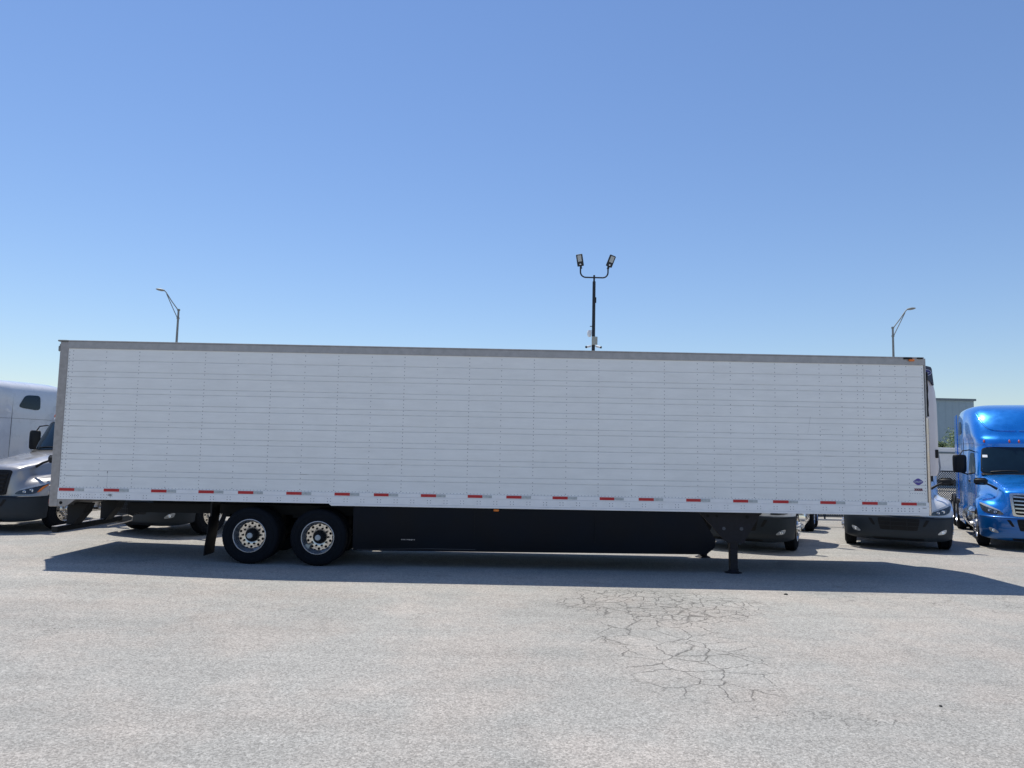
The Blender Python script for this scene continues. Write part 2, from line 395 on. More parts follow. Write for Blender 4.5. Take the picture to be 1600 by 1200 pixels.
for yy, s in ((0, -1), (W, 1)):
    t_ = MB()
    y0, y1 = sorted((yy + s * 0.012, yy - s * 0.05))
    t_.box(0.12, L + 0.01, y0, y1, 3.905, 4.035)
    y0, y1 = sorted((yy + s * 0.020, yy - s * 0.05))
    t_.box(0.12, L - 0.02, y0, y1, 4.037, 4.058)
    t_.build('top_rail', 'aluminium', tr, bevel=0.004)
    # bottom rail: upper flange, lower plate, shallower over the wheels
    b_ = MB()
    y0, y1 = sorted((yy + s * 0.010, yy - s * 0.05))
    b_.box(0.12, L - 0.01, y0, y1, 1.272, 1.343)
    y0, y1 = sorted((yy + s * 0.014, yy - s * 0.05))
    b_.box(0.12, L - 0.01, y0, y1, 1.138, 1.270)
    y0, y1 = sorted((yy + s * 0.018, yy - s * 0.04))
    b_.prism([(5.10, 1.100), (L - 0.02, 1.100), (L - 0.02, 1.136), (5.05, 1.136)], y0, y1)
    b_.build('bottom_rail', 'rail_white', tr, bevel=0.003)
# vertical seams and rivets on the near wall
cols = [0.22, 0.83, 1.44, 2.05, 2.66, 3.27, 3.89, 4.51, 5.13, 5.75, 6.36, 6.97, 7.57, 8.17, 8.78, 9.39, 9.99, 10.61, 11.22, 11.84, 12.15, 12.46, 12.89, 13.3, 13.72, 14.14, 14.56, 14.86, 14.97, 15.29, 15.58, 15.79]
dense = {1.44, 2.66, 3.89, 5.13, 6.36, 7.57, 8.78, 9.99, 11.22, 12.46, 13.72, 14.86}
rv = MB()
def rivet(x, y, z, s, r=0.0075, h=0.004):
    n = 6; a = [(x + r * math.cos(PI * k / 3), y, z + r * math.sin(PI * k / 3)) for k in range(n)]
    b = [(x + .55 * r * math.cos(PI * k / 3), y + s * h, z + .55 * r * math.sin(PI * k / 3)) for k in range(n)]
    rv.loft([a, b])
for c in cols:
    st = 0.067 if c in dense or c < 0.3 else 0.103
    if c > 12: st = 0.078
    z = 1.38
    while z < 3.88:
        if min(abs(z - q) for q in lines) > 0.012: rivet(c, 0, z, -1, 0.0092)
        z += st
x = 0.2
while x < 16.05:
    rivet(x, -0.0105, 1.357, -1, 0.0062, 0.004) if False else rivet(x, 0, 1.357, -1, 0.0075)
    rivet(x + 0.02, -0.0125, 3.922, -1, 0.006); x += 0.062
z = 1.42
while z < 3.88: rivet(0.15, 0, z, -1, 0.010); rivet(16.09, 0, z, -1, 0.009); z += 0.062
x = 15.8
while x < 16.08: rivet(x, 0, 1.505, -1, 0.008); x += 0.045
gx = 1.40
while gx < 14.6:
    for dx in (-0.028, 0.028):
        for z in (1.225, 1.178): rivet(gx + dx, -0.0145, z, -1, 0.0085)
    gx += 0.3045
for gx, k in ((14.93, 2), (15.14, 3), (15.38, 3), (15.62, 3), (15.80, 2), (15.95, 1)):
    for i in range(k):
        for z in (1.225, 1.178): rivet(gx + (i - (k - 1) / 2) * 0.062, -0.0145, z, -1, 0.011)
for i in range(17):
    rivet(0.18 + i * 0.052, -0.0145, 1.178, -1, 0.008)
    if i not in (8, 11, 13): rivet(0.18 + i * 0.052, -0.0145, 1.228, -1, 0.008)
for i in range(5): rivet(0.36 + i * 0.035, -0.0145, 1.205, -1, 0.009)
rv.build('rivet_rows', 'rivet', tr)
# seam laps
sm = MB()
for c in sorted(dense):
    sm.box(c + 0.026, c + 0.0285, -0.0015, 0.002, 1.345, 3.905)
sm.box(15.79, 16.10, -0.002, 0.001, 1.345, 1.498)
sm.build('panel_seam', 'panel_white', tr)
# scratches on the wall
sc = MB()
for (x, z, dx, dz, w_) in ((0.24, 1.556, 0.30, -0.004, .006), (0.25, 1.967, 0.3, 0, .004), (0.24, 2.47, .22, 0, .004), (4.5, 1.655, .16, 0, .006), (0.995, 1.36, 0.0, 0.27, .004),
                           (13.6, 2.27, .15, .002, .004), (13.62, 2.10, .2, 0, .004), (14.2, 2.17, .24, 0, .003), (14.16, 2.66, .18, 0, .004), (14.2, 1.967, .2, 0, .004), (13.96, 2.9, -.05, -.3, .003), (12.2, 2.17, .2, 0.003, .003)):
    a = Vector((x, 0, z)); b = Vector((x + dx, 0, z + dz)); d = (b - a).normalized(); nn_ = Vector((-d.z, 0, d.x)) * w_ / 2
    MB().add([(p.x, y, p.z) for y in (-0.0012, 0.001) for p in (a - nn_, b - nn_ * .3, b + nn_ * .3, a + nn_)], [(0, 1, 2, 3), (4, 7, 6, 5), (0, 4, 5, 1), (2, 6, 7, 3)]).build('scratch', 'groove_dark', tr)
MB().add([(0.985, -0.002, 1.62), (1.0, -0.002, 1.62), (1.0, -0.002, 1.655), (0.985, -0.002, 1.655)], [(0, 1, 2, 3)]).build('scratch', 'groove_dark', tr)
random.seed(3)
st_ = []
for k in range(22):
    a = 2 * PI * k / 22; rr_ = random.uniform(.045, .085) if k % 2 else random.uniform(.012, .03)
    st_.append((1.075 + rr_ * math.cos(a), 1.225 + .62 * rr_ * math.sin(a)))
sc.prism(st_, -0.0165, -0.0145)
sc.build('dent_mark', 'groove_dark', tr)
# reflective tape
tape = [(.14, .42), (.95, 1.23), (1.81, 2.09), (2.67, 2.95), (3.39, 3.67), (4.27, 4.55), (5.15, 5.43), (5.87, 6.14), (6.73, 7.01), (7.59, 7.86), (8.3, 8.58), (9.15, 9.43), (10.02, 10.29), (10.74, 11.02), (11.62, 11.89), (12.49, 12.77), (13.23, 13.52), (14.11, 14.4), (14.89, 15.18), (15.62, 15.91)]
for a, b in tape:
    t_ = MB().box(a, b, -0.0118, -0.0095, 1.285, 1.338)
    o = t_.build('reflective_tape', 'tape_red', tr)
    MB().box(b + 0.001, b + 0.175, -0.0116, -0.0095, 1.286, 1.337).build('silver_section', 'tape_silver', o)
# rear frame
rf = MB()
rf.box(-0.03, 0.13, -0.012, 0.14, 1.0, 4.03, bev=0.012); rf.box(-0.03, 0.13, W - 0.14, W + 0.012, 1.0, 4.03, bev=0.012)
rf.box(-0.028, 0.10, 0.14, W - 0.14, 3.88, 4.028); rf.box(-0.028, 0.12, 0.14, W - 0.14, 1.0, 1.2)
rf.prism([(0.13, 1.137), (0.13, 1.004), (0.28, 1.004), (0.45, 1.137)], -0.008, 0.03)
rf.build('rear_frame', 'galvanized', tr, bevel=0.003)
MB().cyl((0.19, -0.0095, 1.07), (0.19, -0.006, 1.07), 0.03, n=12).build('gusset_hole', 'hole_dark', tr)
h_ = MB(); h_.box(-0.075, 0.11, -0.02, 0.12, 4.032, 4.062, bev=0.006)
h_.box(-0.07, -0.03, 0.0, 0.10, 3.85, 3.955, bev=0.01); h_.box(-0.055, -0.03, 0.02, 0.08, 3.955, 3.99)
h_.build('hinge_cap', 'pole_grey', tr)
for zz in (1.35, 1.25):
    MB().box(-0.062, -0.03, 0.0, 0.06, zz - 0.035, zz + 0.035, bev=0.008).build('door_hinge', 'galvanized', tr)
dr = MB(); dr.box(-0.05, -0.01, 0.12, W / 2 - 0.01, 1.2, 3.88, bev=0.01); dr.box(-0.05, -0.01, W / 2 + 0.01, W - 0.12, 1.2, 3.88, bev=0.01)
dr.build('rear_doors', 'panel_white', tr)
lb = MB()
for yy in (0.7, 1.1, W - 1.1, W - 0.7): lb.cyl((-0.08, yy, 1.1), (-0.08, yy, 3.9), 0.017, n=8)
lb.build('lock_bars', 'galvanized', tr)
for yy in (0.07, W - 0.07):
    MB().box(-0.045, -0.03, yy - 0.05, yy + 0.05, 1.05, 1.13).build('tail_light', 'marker_red', tr)
# nose strip, black hose channel, clearance lamp
MB().box(L - 0.012, L + 0.028, -0.016, 0.05, 1.10, 2.93, bev=0.010).build('nose_corner_strip', 'nose_strip', tr)
MB().box(L - 0.012, L + 0.010, -0.016, 0.05, 2.932, 3.99, bev=0.006).build('nose_corner_trim', 'aluminium', tr)
MB().box(L + 0.030, L + 0.060, 0.02, 0.10, 1.13, 2.90, bev=0.008).build('corner_channel', 'galvanized', tr)
wob = MB(); random.seed(11)
pts = [(L + 0.030 + 0.005 * math.sin(k * 1.7), 0.0, 3.78 - k * 0.07) for k in range(13)]
wob.tube(pts, 0.017, 7); wob.build('black_hose', 'black_plastic', tr, True)
cl = MB(); cl.box(15.74, 15.90, -0.036, -0.012, 4.012, 4.05, bev=0.006); MB().box(16.00, 16.1, -0.036, -0.012, 4.025, 4.05).build('rail_end_clip', 'black_plastic', tr)
o = cl.build('clearance_lamp_housing', 'black_plastic', tr)
MB().box(15.83, 15.94, -0.050, -0.012, 3.975, 4.018, bev=0.012).build('clearance_lamp', 'amber', o)
# brand emblem and model decal
lg = MB(); P = []
for k in range(40):
    a = 2 * PI * k / 40; ca, sa = math.cos(a), math.sin(a)
    rx = 0.092; rz = 0.043 + 0.020 * math.exp(-(ca / 0.5) ** 2)
    P.append((15.955 + rx * ca, 1.722 + rz * sa * (1 - 0.25 * abs(ca) ** 3)))
lg.prism(P, -0.0045, 0.001); e = lg.build('maker_emblem', 'logo_purple', tr)
MW = Matrix.Rotation(PI / 2, 4, 'X')
text('UTILITY', 0.046, 'emblem_lettering', 'logo_white', e, Matrix.Translation((15.955, -0.006, 1.720)) @ MW, sx=0.95, bold=0.0008)
text('3000R', 0.062, 'model_decal', 'decal_maroon', tr, Matrix.Translation((15.955, -0.003, 1.575)) @ MW, bold=0.0025, sx=0.98)
text('UTILITY', 0.022, 'rail_plate', 'rivet', tr, Matrix.Translation((16.05, -0.0165, 1.238)) @ MW, bold=0.0008)
# refrigeration unit on the nose
ru = []
for z, dx, hw in ((1.83, 0.40, 0.98), (1.9, 0.425, 1.0), (2.6, 0.435, 1.0), (3.2, 0.430, 1.0), (3.45, 0.41, 0.99), (3.74, 0.36, 0.97), (3.9, 0.33, 0.95), (3.93, 0.30, 0.93)):
    x0 = L + 0.012; c = W / 2; e_ = 0.14
    ru.append([(x0, c - hw, z), (x0 + dx - e_, c - hw, z), (x0 + dx - e_ * .3, c - hw + e_ * .3, z), (x0 + dx, c - hw + e_, z),
               (x0 + dx, c + hw - e_, z), (x0 + dx - e_ * .3, c + hw - e_ * .3, z), (x0 + dx - e_, c + hw, z), (x0, c + hw, z)])
rfo = MB().loft(ru).build('refrigeration_unit', 'reefer_white', tr, True, 50)
cap = MB(); cp = []
# dark upper cowling, lower edge sweeping down towards the front
def cowl_ring(t):
    z = t
    return z
Pp = [(0.0, 3.94), (0.18, 3.935), (0.265, 3.915), (0.285, 3.88), (0.315, 3.56), (0.28, 3.61), (0.22, 3.665), (0.12, 3.70), (0.0, 3.72)]
c = W / 2
cap.add([(L + 0.013 + a, c - 1.012, b) for a, b in Pp] + [(L + 0.013 + a * 1.0, c + 1.012, b) for a, b in Pp],
        [tuple(range(9)), tuple(range(17, 8, -1))] + [(i, i + 9, (i + 1) % 9 + 9, (i + 1) % 9) for i in range(9)])
co = cap.build('cowling', 'navy', rfo)
ov = MB(); ov.prism([(L + 0.175 + 0.112 * math.cos(2 * PI * k / 28), 3.805 + 0.062 * math.sin(2 * PI * k / 28)) for k in range(28)], c - 1.020, c - 1.010)
ov.prism([(L + 0.175 + 0.100 * math.cos(2 * PI * k / 28), 3.805 + 0.052 * math.sin(2 * PI * k / 28)) for k in range(28)], c - 1.024, c - 1.018, mi=1)
ovo = ov.build('unit_emblem', ['logo_white', 'logo_navy'], rfo)
text('Carrier', 0.052, 'emblem_script', 'logo_white', rfo, Matrix.Translation((L + 0.175, c - 1.026, 3.805)) @ MW, sx=0.9)
MB().box(L + 0.32, L + 0.385, c - 1.008, c - 0.98, 2.17, 2.33, bev=0.02).build('latch_recess', 'black_plastic', rfo)
MB().box(L + 0.012, L + 0.32, c - 0.9, c + 0.9, 1.72, 1.83).build('unit_base', 'chassis', rfo)
# side skirts
for yy, s in ((0.03, 1), (W - 0.03, -1)):
    nx = 44; prof = []
    outl = []
    for i in range(nx + 1):
        x = 5.50 + (12.17 - 5.50) * i / nx
        zb = 0.30 + 0.030 * i / nx
        R_ = 0.12
        if x > 12.17 - R_: zb += R_ - math.sqrt(max(0, R_ * R_ - (x - 12.17 + R_) ** 2))
        outl.append((x, zb - 0.012))
    mb = MB(); K = 8; vs = []
    for i, (x, zb) in enumerate(outl):
        top = 1.098; 
        if x > 11.86: top = 1.098 - max(0, (x - 11.86)) * 1.6
        top = max(top, zb + 0.02)
        for k in range(K + 1):
            v = k / K; z = zb + (top - zb) * v
            y = yy + s * (0.06 * (1 - v) ** 2 + 0.004 * math.sin(x * 2.1) * (1 - v))
            vs.append((x, y, z))
    n0 = len(vs); vs += [(a, b + s * 0.012, c_) for a, b, c_ in vs]; fs = []
    for i in range(nx):
        for k in range(K):
            a = i * (K + 1) + k; b = (i + 1) * (K + 1) + k
            fs.append((a, b, b + 1, a + 1)); fs.append((a + n0, a + 1 + n0, b + 1 + n0, b + n0))
        a = i * (K + 1); b = a + K + 1; fs.append((a, a + n0, b + n0, b)); fs.append((a + K, b + K, b + K + n0, a + K + n0))
    for k in range(K):
        fs.append((k, k + 1, k + 1 + n0, k + n0)); a = nx * (K + 1) + k; fs.append((a, a + n0, a + 1 + n0, a + 1))
    mb.add(vs, fs); sk = mb.build('side_skirt', 'skirt_black', tr, True, 50)
    if s == 1:
        e2 = MB()
        e2.add([(5.58, 0.078, 0.312), (6.9, 0.076, 0.345), (7.75, 0.074, 0.343), (7.75, 0.074, 0.337), (6.9, 0.076, 0.338), (5.58, 0.078, 0.308)], [(0, 1, 2, 3, 4, 5)])
        for v_ in range(len(e2.v)):
            x_, y_, z_ = e2.v[v_]; e2.v[v_] = (x_, y_ - 0.0, z_)
        e2.build('edge_scuff', 'bracket_recess', sk)
        for xj in (7.72, 9.94): MB().box(xj, xj + 0.008, 0.026, 0.032, 0.50, 1.095).build('skirt_joint', 'hole_dark', sk)
        e3 = MB(); random.seed(5); xx = 6.39
        while xx < 6.64:
            w2 = random.uniform(.012, .03); e3.box(xx, xx + w2, 0.035, 0.05, 0.495 + random.uniform(-.003, .003), 0.513); xx += w2 + random.uniform(.006, .016)
        e3.build('worn_decal', 'galvanized', sk)
br = MB()
for x in (5.7, 6.8, 7.9, 9.0, 10.1, 11.2):
    for yy, s in ((0.11, 1), (W - 0.11, -1)): MB().cyl((x, yy, 0.5), (x, yy + s * 0.5, 1.1), 0.02, n=6).build('skirt_brace', 'chassis', tr)
al = MB(); al.box(8.07, 8.17, -0.012, 0.04, 1.045, 1.085, bev=0.01); al.build('side_marker_lamp', 'amber', tr)
# floor, cross members, slider rails
fl = MB(); fl.box(0.1, L - 0.05, 0.05, W - 0.05, 1.16, 1.2)
x = 0.3
while x < L - 0.2: fl.box(x, x + 0.05, 0.06, W - 0.06, 1.125, 1.16); x += 0.305
fl.build('floor_frame', 'chassis', tr)
sr = MB()
for yy in (0.72, W - 0.82): sr.box(1.05, 8.2, yy, yy + 0.1, 0.86, 1.04)
for x in (2.9, 4.2, 5.55): sr.box(x, x + 0.1, 0.74, W - 0.74, 0.80, 0.95)
for ax in (3.63, 4.87):
    sr.cyl((ax, 0.3, 0.515), (ax, W - 0.3, 0.515), 0.075, n=14)
    for yy in (0.70, W - 0.80):
        sr.prism([(ax - 0.55, 0.86), (ax - 0.62, 0.5), (ax - 0.5, 0.46), (ax + 0.1, 0.42), (ax + 0.1, 0.56), (ax - 0.4, 0.62), (ax - 0.35, 0.86)], yy, yy + 0.11)
        sr.cyl((ax + 0.14, yy + 0.05, 0.58), (ax + 0.14, yy + 0.05, 0.86), 0.11, n=12)
    for yy in (0.34, W - 0.34): sr.cyl((ax, yy - 0.08, 0.515), (ax, yy + 0.1, 0.515), 0.20, n=18)
sr.prism([(1.05, 1.04), (1.55, 1.04), (1.15, 0.80), (1.05, 0.80)], 0.75, 0.85)
sr.build('suspension', 'chassis', tr)

# wheels
def tyre_mb(w0, R=0.508, n=72):
    """outer face at y=w0 going +y; lathe axis +y"""
    mb = MB(); wd = 0.275
    prof = [(0.03, 0.292), (0.012, 0.305), (0.004, 0.34), (0.0, 0.40), (0.006, 0.445), (0.018, 0.478), (0.035, 0.500), (0.050, R - 0.001),
            (0.078, R), (0.080, R - 0.012), (0.088, R - 0.012), (0.090, R), (0.125, R), (0.127, R - 0.012), (0.135, R - 0.012), (0.137, R),
            (0.172, R), (0.174, R - 0.012), (0.182, R - 0.012), (0.184, R), (wd - 0.03, R), (wd - 0.015, 0.49), (wd, 0.42), (wd - 0.01, 0.32), (wd - 0.03, 0.292)]
    mb.lathe(prof, (0, w0, 0), (0, 1, 0), n)
    # lug blocks at the shoulder, raised rings on the sidewall
    for k in range(60):
        a = 2 * PI * k / 60; ca, sa = math.cos(a), math.sin(a)
        t = Vector((-sa, 0, ca)) * 0.016
        c0 = Vector((ca * (R - 0.022), w0 + 0.022, sa * (R - 0.022))); c1 = Vector((ca * (R + 0.002), w0 + 0.05, sa * (R + 0.002)))
        mb.add([c0 - t, c0 + t, c1 + t, c1 - t, c0 - t + Vector((0, .03, 0)), c0 + t + Vector((0, .03, 0)), c1 + t + Vector((0, .02, 0)), c1 - t + Vector((0, .02, 0))],
               [(0, 1, 2, 3), (0, 4, 5, 1), (3, 2, 6, 7), (0, 3, 7, 4), (1, 5, 6, 2)])
    mb.lathe([(0.002, 0.352), (-0.003, 0.356), (-0.003, 0.362), (0.002, 0.366)], (0, w0, 0), (0, 1, 0), n)
    mb.lathe([(0.000, 0.425), (-0.003, 0.429), (-0.001, 0.436), (0.006, 0.44)], (0, w0, 0), (0, 1, 0), n)
    return mb
def hole_ring(mb, y, cnt, rc, r, mi, ph=0, n=14, dep=0.004):
    for k in range(cnt):
        a = 2 * PI * k / cnt + ph
        mb.cyl((rc * math.cos(a), y, rc * math.sin(a)), (rc * math.cos(a), y - dep, rc * math.sin(a)), r, n=n, mi=mi)
def disc_with_holes(mb, y, r0, r1, cnt, rc, rh, depth, mi=0, ph=0.0, cone=0.0):
    """a real pierced disc: one sector per hand hole"""
    n = cnt; ns = 12
    for k in range(n):
        a0 = 2 * PI * k / n + ph; c = Vector((rc * math.cos(a0), 0, rc * math.sin(a0)))
        hole = []; outer = []
        half = PI / n
        for i in range(ns):
            b = 2 * PI * i / ns
            er = Vector((math.cos(a0), 0, math.sin(a0))); et = Vector((-math.sin(a0), 0, math.cos(a0)))
            hole.append(c + er * math.cos(b) * rh + et * math.sin(b) * rh)
            # project to sector outline
            s_, t_ = math.cos(b), math.sin(b)
            # param in polar box
            m_ = max(abs(s_), abs(t_)); s_ /= m_; t_ /= m_
            rr = rc + (s_ * (r1 - rc) if s_ > 0 else s_ * (rc - r0)); aa = a0 + t_ * half
            outer.append(Vector((rr * math.cos(aa), 0, rr * math.sin(aa))))
        def Y(p): return y + cone * (p.length - rc)
        vs = [(p.x, Y(p), p.z) for p in hole] + [(p.x, Y(p), p.z) for p in outer] + [(p.x, Y(p) + depth, p.z) for p in hole]
        fs = []
        for i in range(ns):
            j = (i + 1) % ns; fs.append((i, j, ns + j, ns + i)); fs.append((i, 2 * ns + i, 2 * ns + j, j))
        mb.add(vs, fs, mi)
def trailer_wheel(ax, near=True):
    s = 1 if near else -1
    root = bpy.data.objects.new('wheel', None); COL.objects.link(root); root.parent = tr
    root.location = (ax, 0.0 if near else W, 0.514 + (0.021 - 0.0042 * ax) + (gz(ax) if near else 0) * 0.8)
    if not near: root.rotation_euler = (0, 0, PI)
    tyre_mb(0.0).build('tyre', 'tyre', root, True, 30)
    tyre_mb(0.335).build('inner_tyre', 'tyre', root, True, 30)
    rim = MB()
    rim.lathe([(0.03, 0.293), (0.006, 0.296), (0.000, 0.303), (-0.004, 0.298), (-0.004, 0.288), (0.004, 0.281), (0.03, 0.272), (0.09, 0.262), (0.10, 0.255), (0.155, 0.245), (0.17, 0.235)], (0, 0, 0), (0, 1, 0), 72, mi=1)
    disc_with_holes(rim, 0.150, 0.190, 0.240, 10, 0.212, 0.0245, 0.03, ph=0.31)
    rim.lathe([(0.150, 0.1905), (0.149, 0.12), (0.155, 0.11)], (0, 0, 0), (0, 1, 0), 60)
    rim.build('rim', ['wheel_alloy', 'wheel_steel'], root, True, 35)
    bk = MB(); bk.cyl((0, 0.19, 0), (0, 0.20, 0), 0.25, n=32); bk.build('brake_drum', 'hole_dark', root)
    nuts = MB()
    for k in range(10):
        a = 2 * PI * k / 10 + 0.624
        MB().cyl((0.160 * math.cos(a), 0.150, 0.160 * math.sin(a)), (0.160 * math.cos(a), 0.118, 0.160 * math.sin(a)), 0.021, 0.018, n=6).build('wheel_nut', 'black_plastic', root)
    hb = MB(); hb.lathe([(0.155, 0.125), (0.13, 0.118), (0.06, 0.092), (0.045, 0.085), (0.03, 0.07), (0.028, 0.0)], (0, 0, 0), (0, 1, 0), 32)
    hb.build('hub', 'chassis', root, True, 40)
    cp_ = MB(); cp_.lathe([(0.03, 0.052), (0.005, 0.050), (-0.003, 0.042), (-0.003, 0.0)], (0, 0, 0), (0, 1, 0), 24)
    cp_.build('hub_cap', 'tape_silver', root, True, 40)
    if near and ax > 4:
        vs_ = MB(); vs_.tube([(-0.10, 0.14, -0.11), (-0.17, 0.10, -0.15), (-0.225, 0.05, -0.165)], 0.012, 6)
        vs_.add([(-0.24, 0.04, -0.20), (-0.16, 0.06, -0.20), (-0.14, 0.07, -0.13), (-0.22, 0.05, -0.12)], [(0, 1, 2, 3)]); vs_.build('valve_stem', 'box_grey', root)
    return root
for ax in (3.63, 4.87):
    trailer_wheel(ax, True); trailer_wheel(ax, False)
# mud flaps
for yy in (0.03, W - 0.65):
    mf = MB(); rows = []
    for k in range(9):
        z = 0.86 - k * 0.088; x = 2.86 - 0.006 * k + 0.01 * math.sin(k * .7)
        rows.append([(x, yy, z), (x + .012 + 0.01 * math.sin(k), yy + 0.25, z), (x, yy + 0.50, z), (x + 0.012, yy + 0.50, z), (x + 0.024 + 0.01 * math.sin(k), yy + 0.25, z), (x + 0.012, yy, z)])
    mf.loft(rows); mf.box(2.85, 2.88, yy + .1, yy + 0.5, 0.85, 1.12)
    mf.build('mud_flap', 'black_plastic', tr, True, 40)
# landing gear
def gear(yy, s, foot_y):
    p = MB()
    p.prism([(11.915, 1.10), (13.065, 1.10), (13.015, 1.0), (12.765, 0.585), (12.745, 0.53), (12.425, 0.53), (12.365, 0.60), (12.035, 0.98)], yy, yy + s * 0.012)
    p.prism([(11.885, 1.10), (11.945, 1.10), (12.445, 0.56), (12.385, 0.56)], yy - s * 0.02, yy + s * 0.05)
    p.build('leg_bracket', 'gear_paint', tr)
    for (x, z, r) in ((12.365, 0.79, 0.032), (12.695, 0.79, 0.034), (12.065, 1.02, 0.03), (12.235, 1.02, 0.028), (12.805, 1.01, 0.035)):
        MB().cyl((x, yy - s * 0.003, z), (x, yy + s * 0.002, z), r, n=14).build('bracket_hole', 'bracket_recess' if (s > 0 and z < .9) else 'hole_dark', tr)
    lg_ = MB(); a, b = sorted((yy + s * 0.02, yy + s * 0.15))
    lg_.box(12.485, 12.635, a, b, 0.42, 1.12, bev=0.008)
    lg_.box(12.490, 12.630, a + 0.005, b - 0.005, 0.03, 0.45, bev=0.006)
    lg_.box(12.505, 12.645, a + 0.01, b - 0.01, 0.02, 0.05)
    lg_.build('landing_leg', 'gear_paint', tr)
    ft = MB(); cy = (a + b) / 2
    ft.loft([[(12.560 + math.cos(t) * r * (1 if abs(math.cos(t)) < .8 else 1), cy + math.sin(t) * r * 0.8, z) for t in [2 * PI * (k + .5) / 8 for k in range(8)]] for z, r in ((-0.030, 0.165), (-0.018, 0.165), (0.0, 0.11), (0.035, 0.07))])
    ft.build('foot_pad', 'gear_paint', tr)
gear(0.16, 1, 0.2); gear(W - 0.16, -1, 2.2)
cb = MB(); cb.cyl((12.560, 0.3, 0.98), (12.560, W - 0.3, 0.98), 0.025, n=8); cb.cyl((12.560, 0.3, 0.55), (12.560, W - 0.3, 1.05), 0.02, n=8); cb.box(12.685, 12.745, 0.3, W - 0.3, 1.0, 1.06)
cb.build('cross_brace', 'gear_paint', tr)
# rear underride guard
ug = MB(); ug.box(-0.02, 0.10, 0.12, W - 0.12, 0.52, 0.625, bev=0.012)
for yy in (0.55, W - 0.85):
    ug.prism([(0.0, 1.02), (0.36, 1.02), (0.30, 0.85), (0.10, 0.60), (0.0, 0.60)], yy, yy + 0.30)
ug.build('underride_guard', 'chassis', tr)
MB().box(-0.02, 0.10, 0.12, W - 0.12, 0.6255, 0.632).build('guard_top_plate', 'galvanized', ug and tr)
lp = MB(); yF = W - 0.05
lp.tube([(-0.02, yF, 0.60), (0.18, yF, 0.635), (0.27, yF, 0.60), (0.27, yF, 0.53), (0.15, yF, 0.49), (-0.25, yF, 0.40)], 0.014, 6)
lp.build('grab_loop', 'tan_metal', tr, True)

# ------------------------------------------------------------------ truck tractors
def grid_surface(half_rows, name, m, parent, lv=2, close_ends=False):
    """half_rows: rows of (x,y,z) from the centre line (x=0) outwards; mirrored"""
    rows = []
    for r in half_rows:
        rows.append([(-x, y, z) for (x, y, z) in reversed(r[1:])] + list(r))
    n = len(rows[0]); mb = MB()
    fs = [(i * n + j, i * n + j + 1, (i + 1) * n + j + 1, (i + 1) * n + j) for i in range(len(rows) - 1) for j in range(n - 1)]
    mb.add([p for r in rows for p in r], fs)
    return bake_subsurf(mb.build(name, m, parent), lv)

def steer_wheel(root, s):
    w_ = bpy.data.objects.new('wheel', None); COL.objects.link(w_); w_.parent = root
    w_.location = (s * 1.19, 1.15, 0.508); w_.rotation_euler = (0, 0, PI / 2 if s > 0 else -PI / 2)
    tyre_mb(0.0).build('tyre', 'tyre', w_, True, 30)
    rim = MB(); rim.lathe([(0.03, 0.293), (0.0, 0.303), (-0.004, 0.29), (0.01, 0.275), (0.045, 0.262)], (0, 0, 0), (0, 1, 0), 60)
    disc_with_holes(rim, 0.035, 0.185, 0.262, 10, 0.225, 0.024, 0.03, ph=0.2, cone=0.35)
    rim.lathe([(0.021, 0.186), (-0.02, 0.165), (-0.025, 0.11), (-0.022, 0.09)], (0, 0, 0), (0, 1, 0), 48)
    rim.build('rim', 'wheel_alloy', w_, True, 40)
    nt_ = MB()
    for k in range(10):
        a = 2 * PI * k / 10
        MB().cyl((0.135 * math.cos(a), -0.02, 0.135 * math.sin(a)), (0.135 * math.cos(a), -0.065, 0.135 * math.sin(a)), 0.019, 0.012, n=7).build('wheel_nut', 'polished', w_)
    hb = MB(); hb.lathe([(-0.02, 0.095), (-0.06, 0.09), (-0.075, 0.075), (-0.08, 0.0)], (0, 0, 0), (0, 1, 0), 28); hb.build('hub', 'wheel_alloy', w_, True, 40)
    bk = MB(); bk.cyl((0, 0.10, 0), (0, 0.12, 0), 0.26, n=28); bk.build('brake_drum', 'hole_dark', w_)
def drive_wheel(root, s, y):
    w_ = bpy.data.objects.new('drive_wheel', None); COL.objects.link(w_); w_.parent = root
    w_.location = (s * 1.22, y, 0.508); w_.rotation_euler = (0, 0, PI / 2 if s > 0 else -PI / 2)
    tyre_mb(0.0, n=48).build('tyre', 'tyre', w_, True, 30); tyre_mb(0.335, n=48).build('inner_tyre', 'tyre', w_, True, 30)
    rim = MB(); rim.lathe([(0.03, 0.293), (-0.002, 0.3), (0.0, 0.285), (0.06, 0.265), (0.15, 0.25), (0.155, 0.12), (0.06, 0.09), (0.05, 0.0)], (0, 0, 0), (0, 1, 0), 40); rim.build('rim', 'wheel_steel', w_, True, 40)

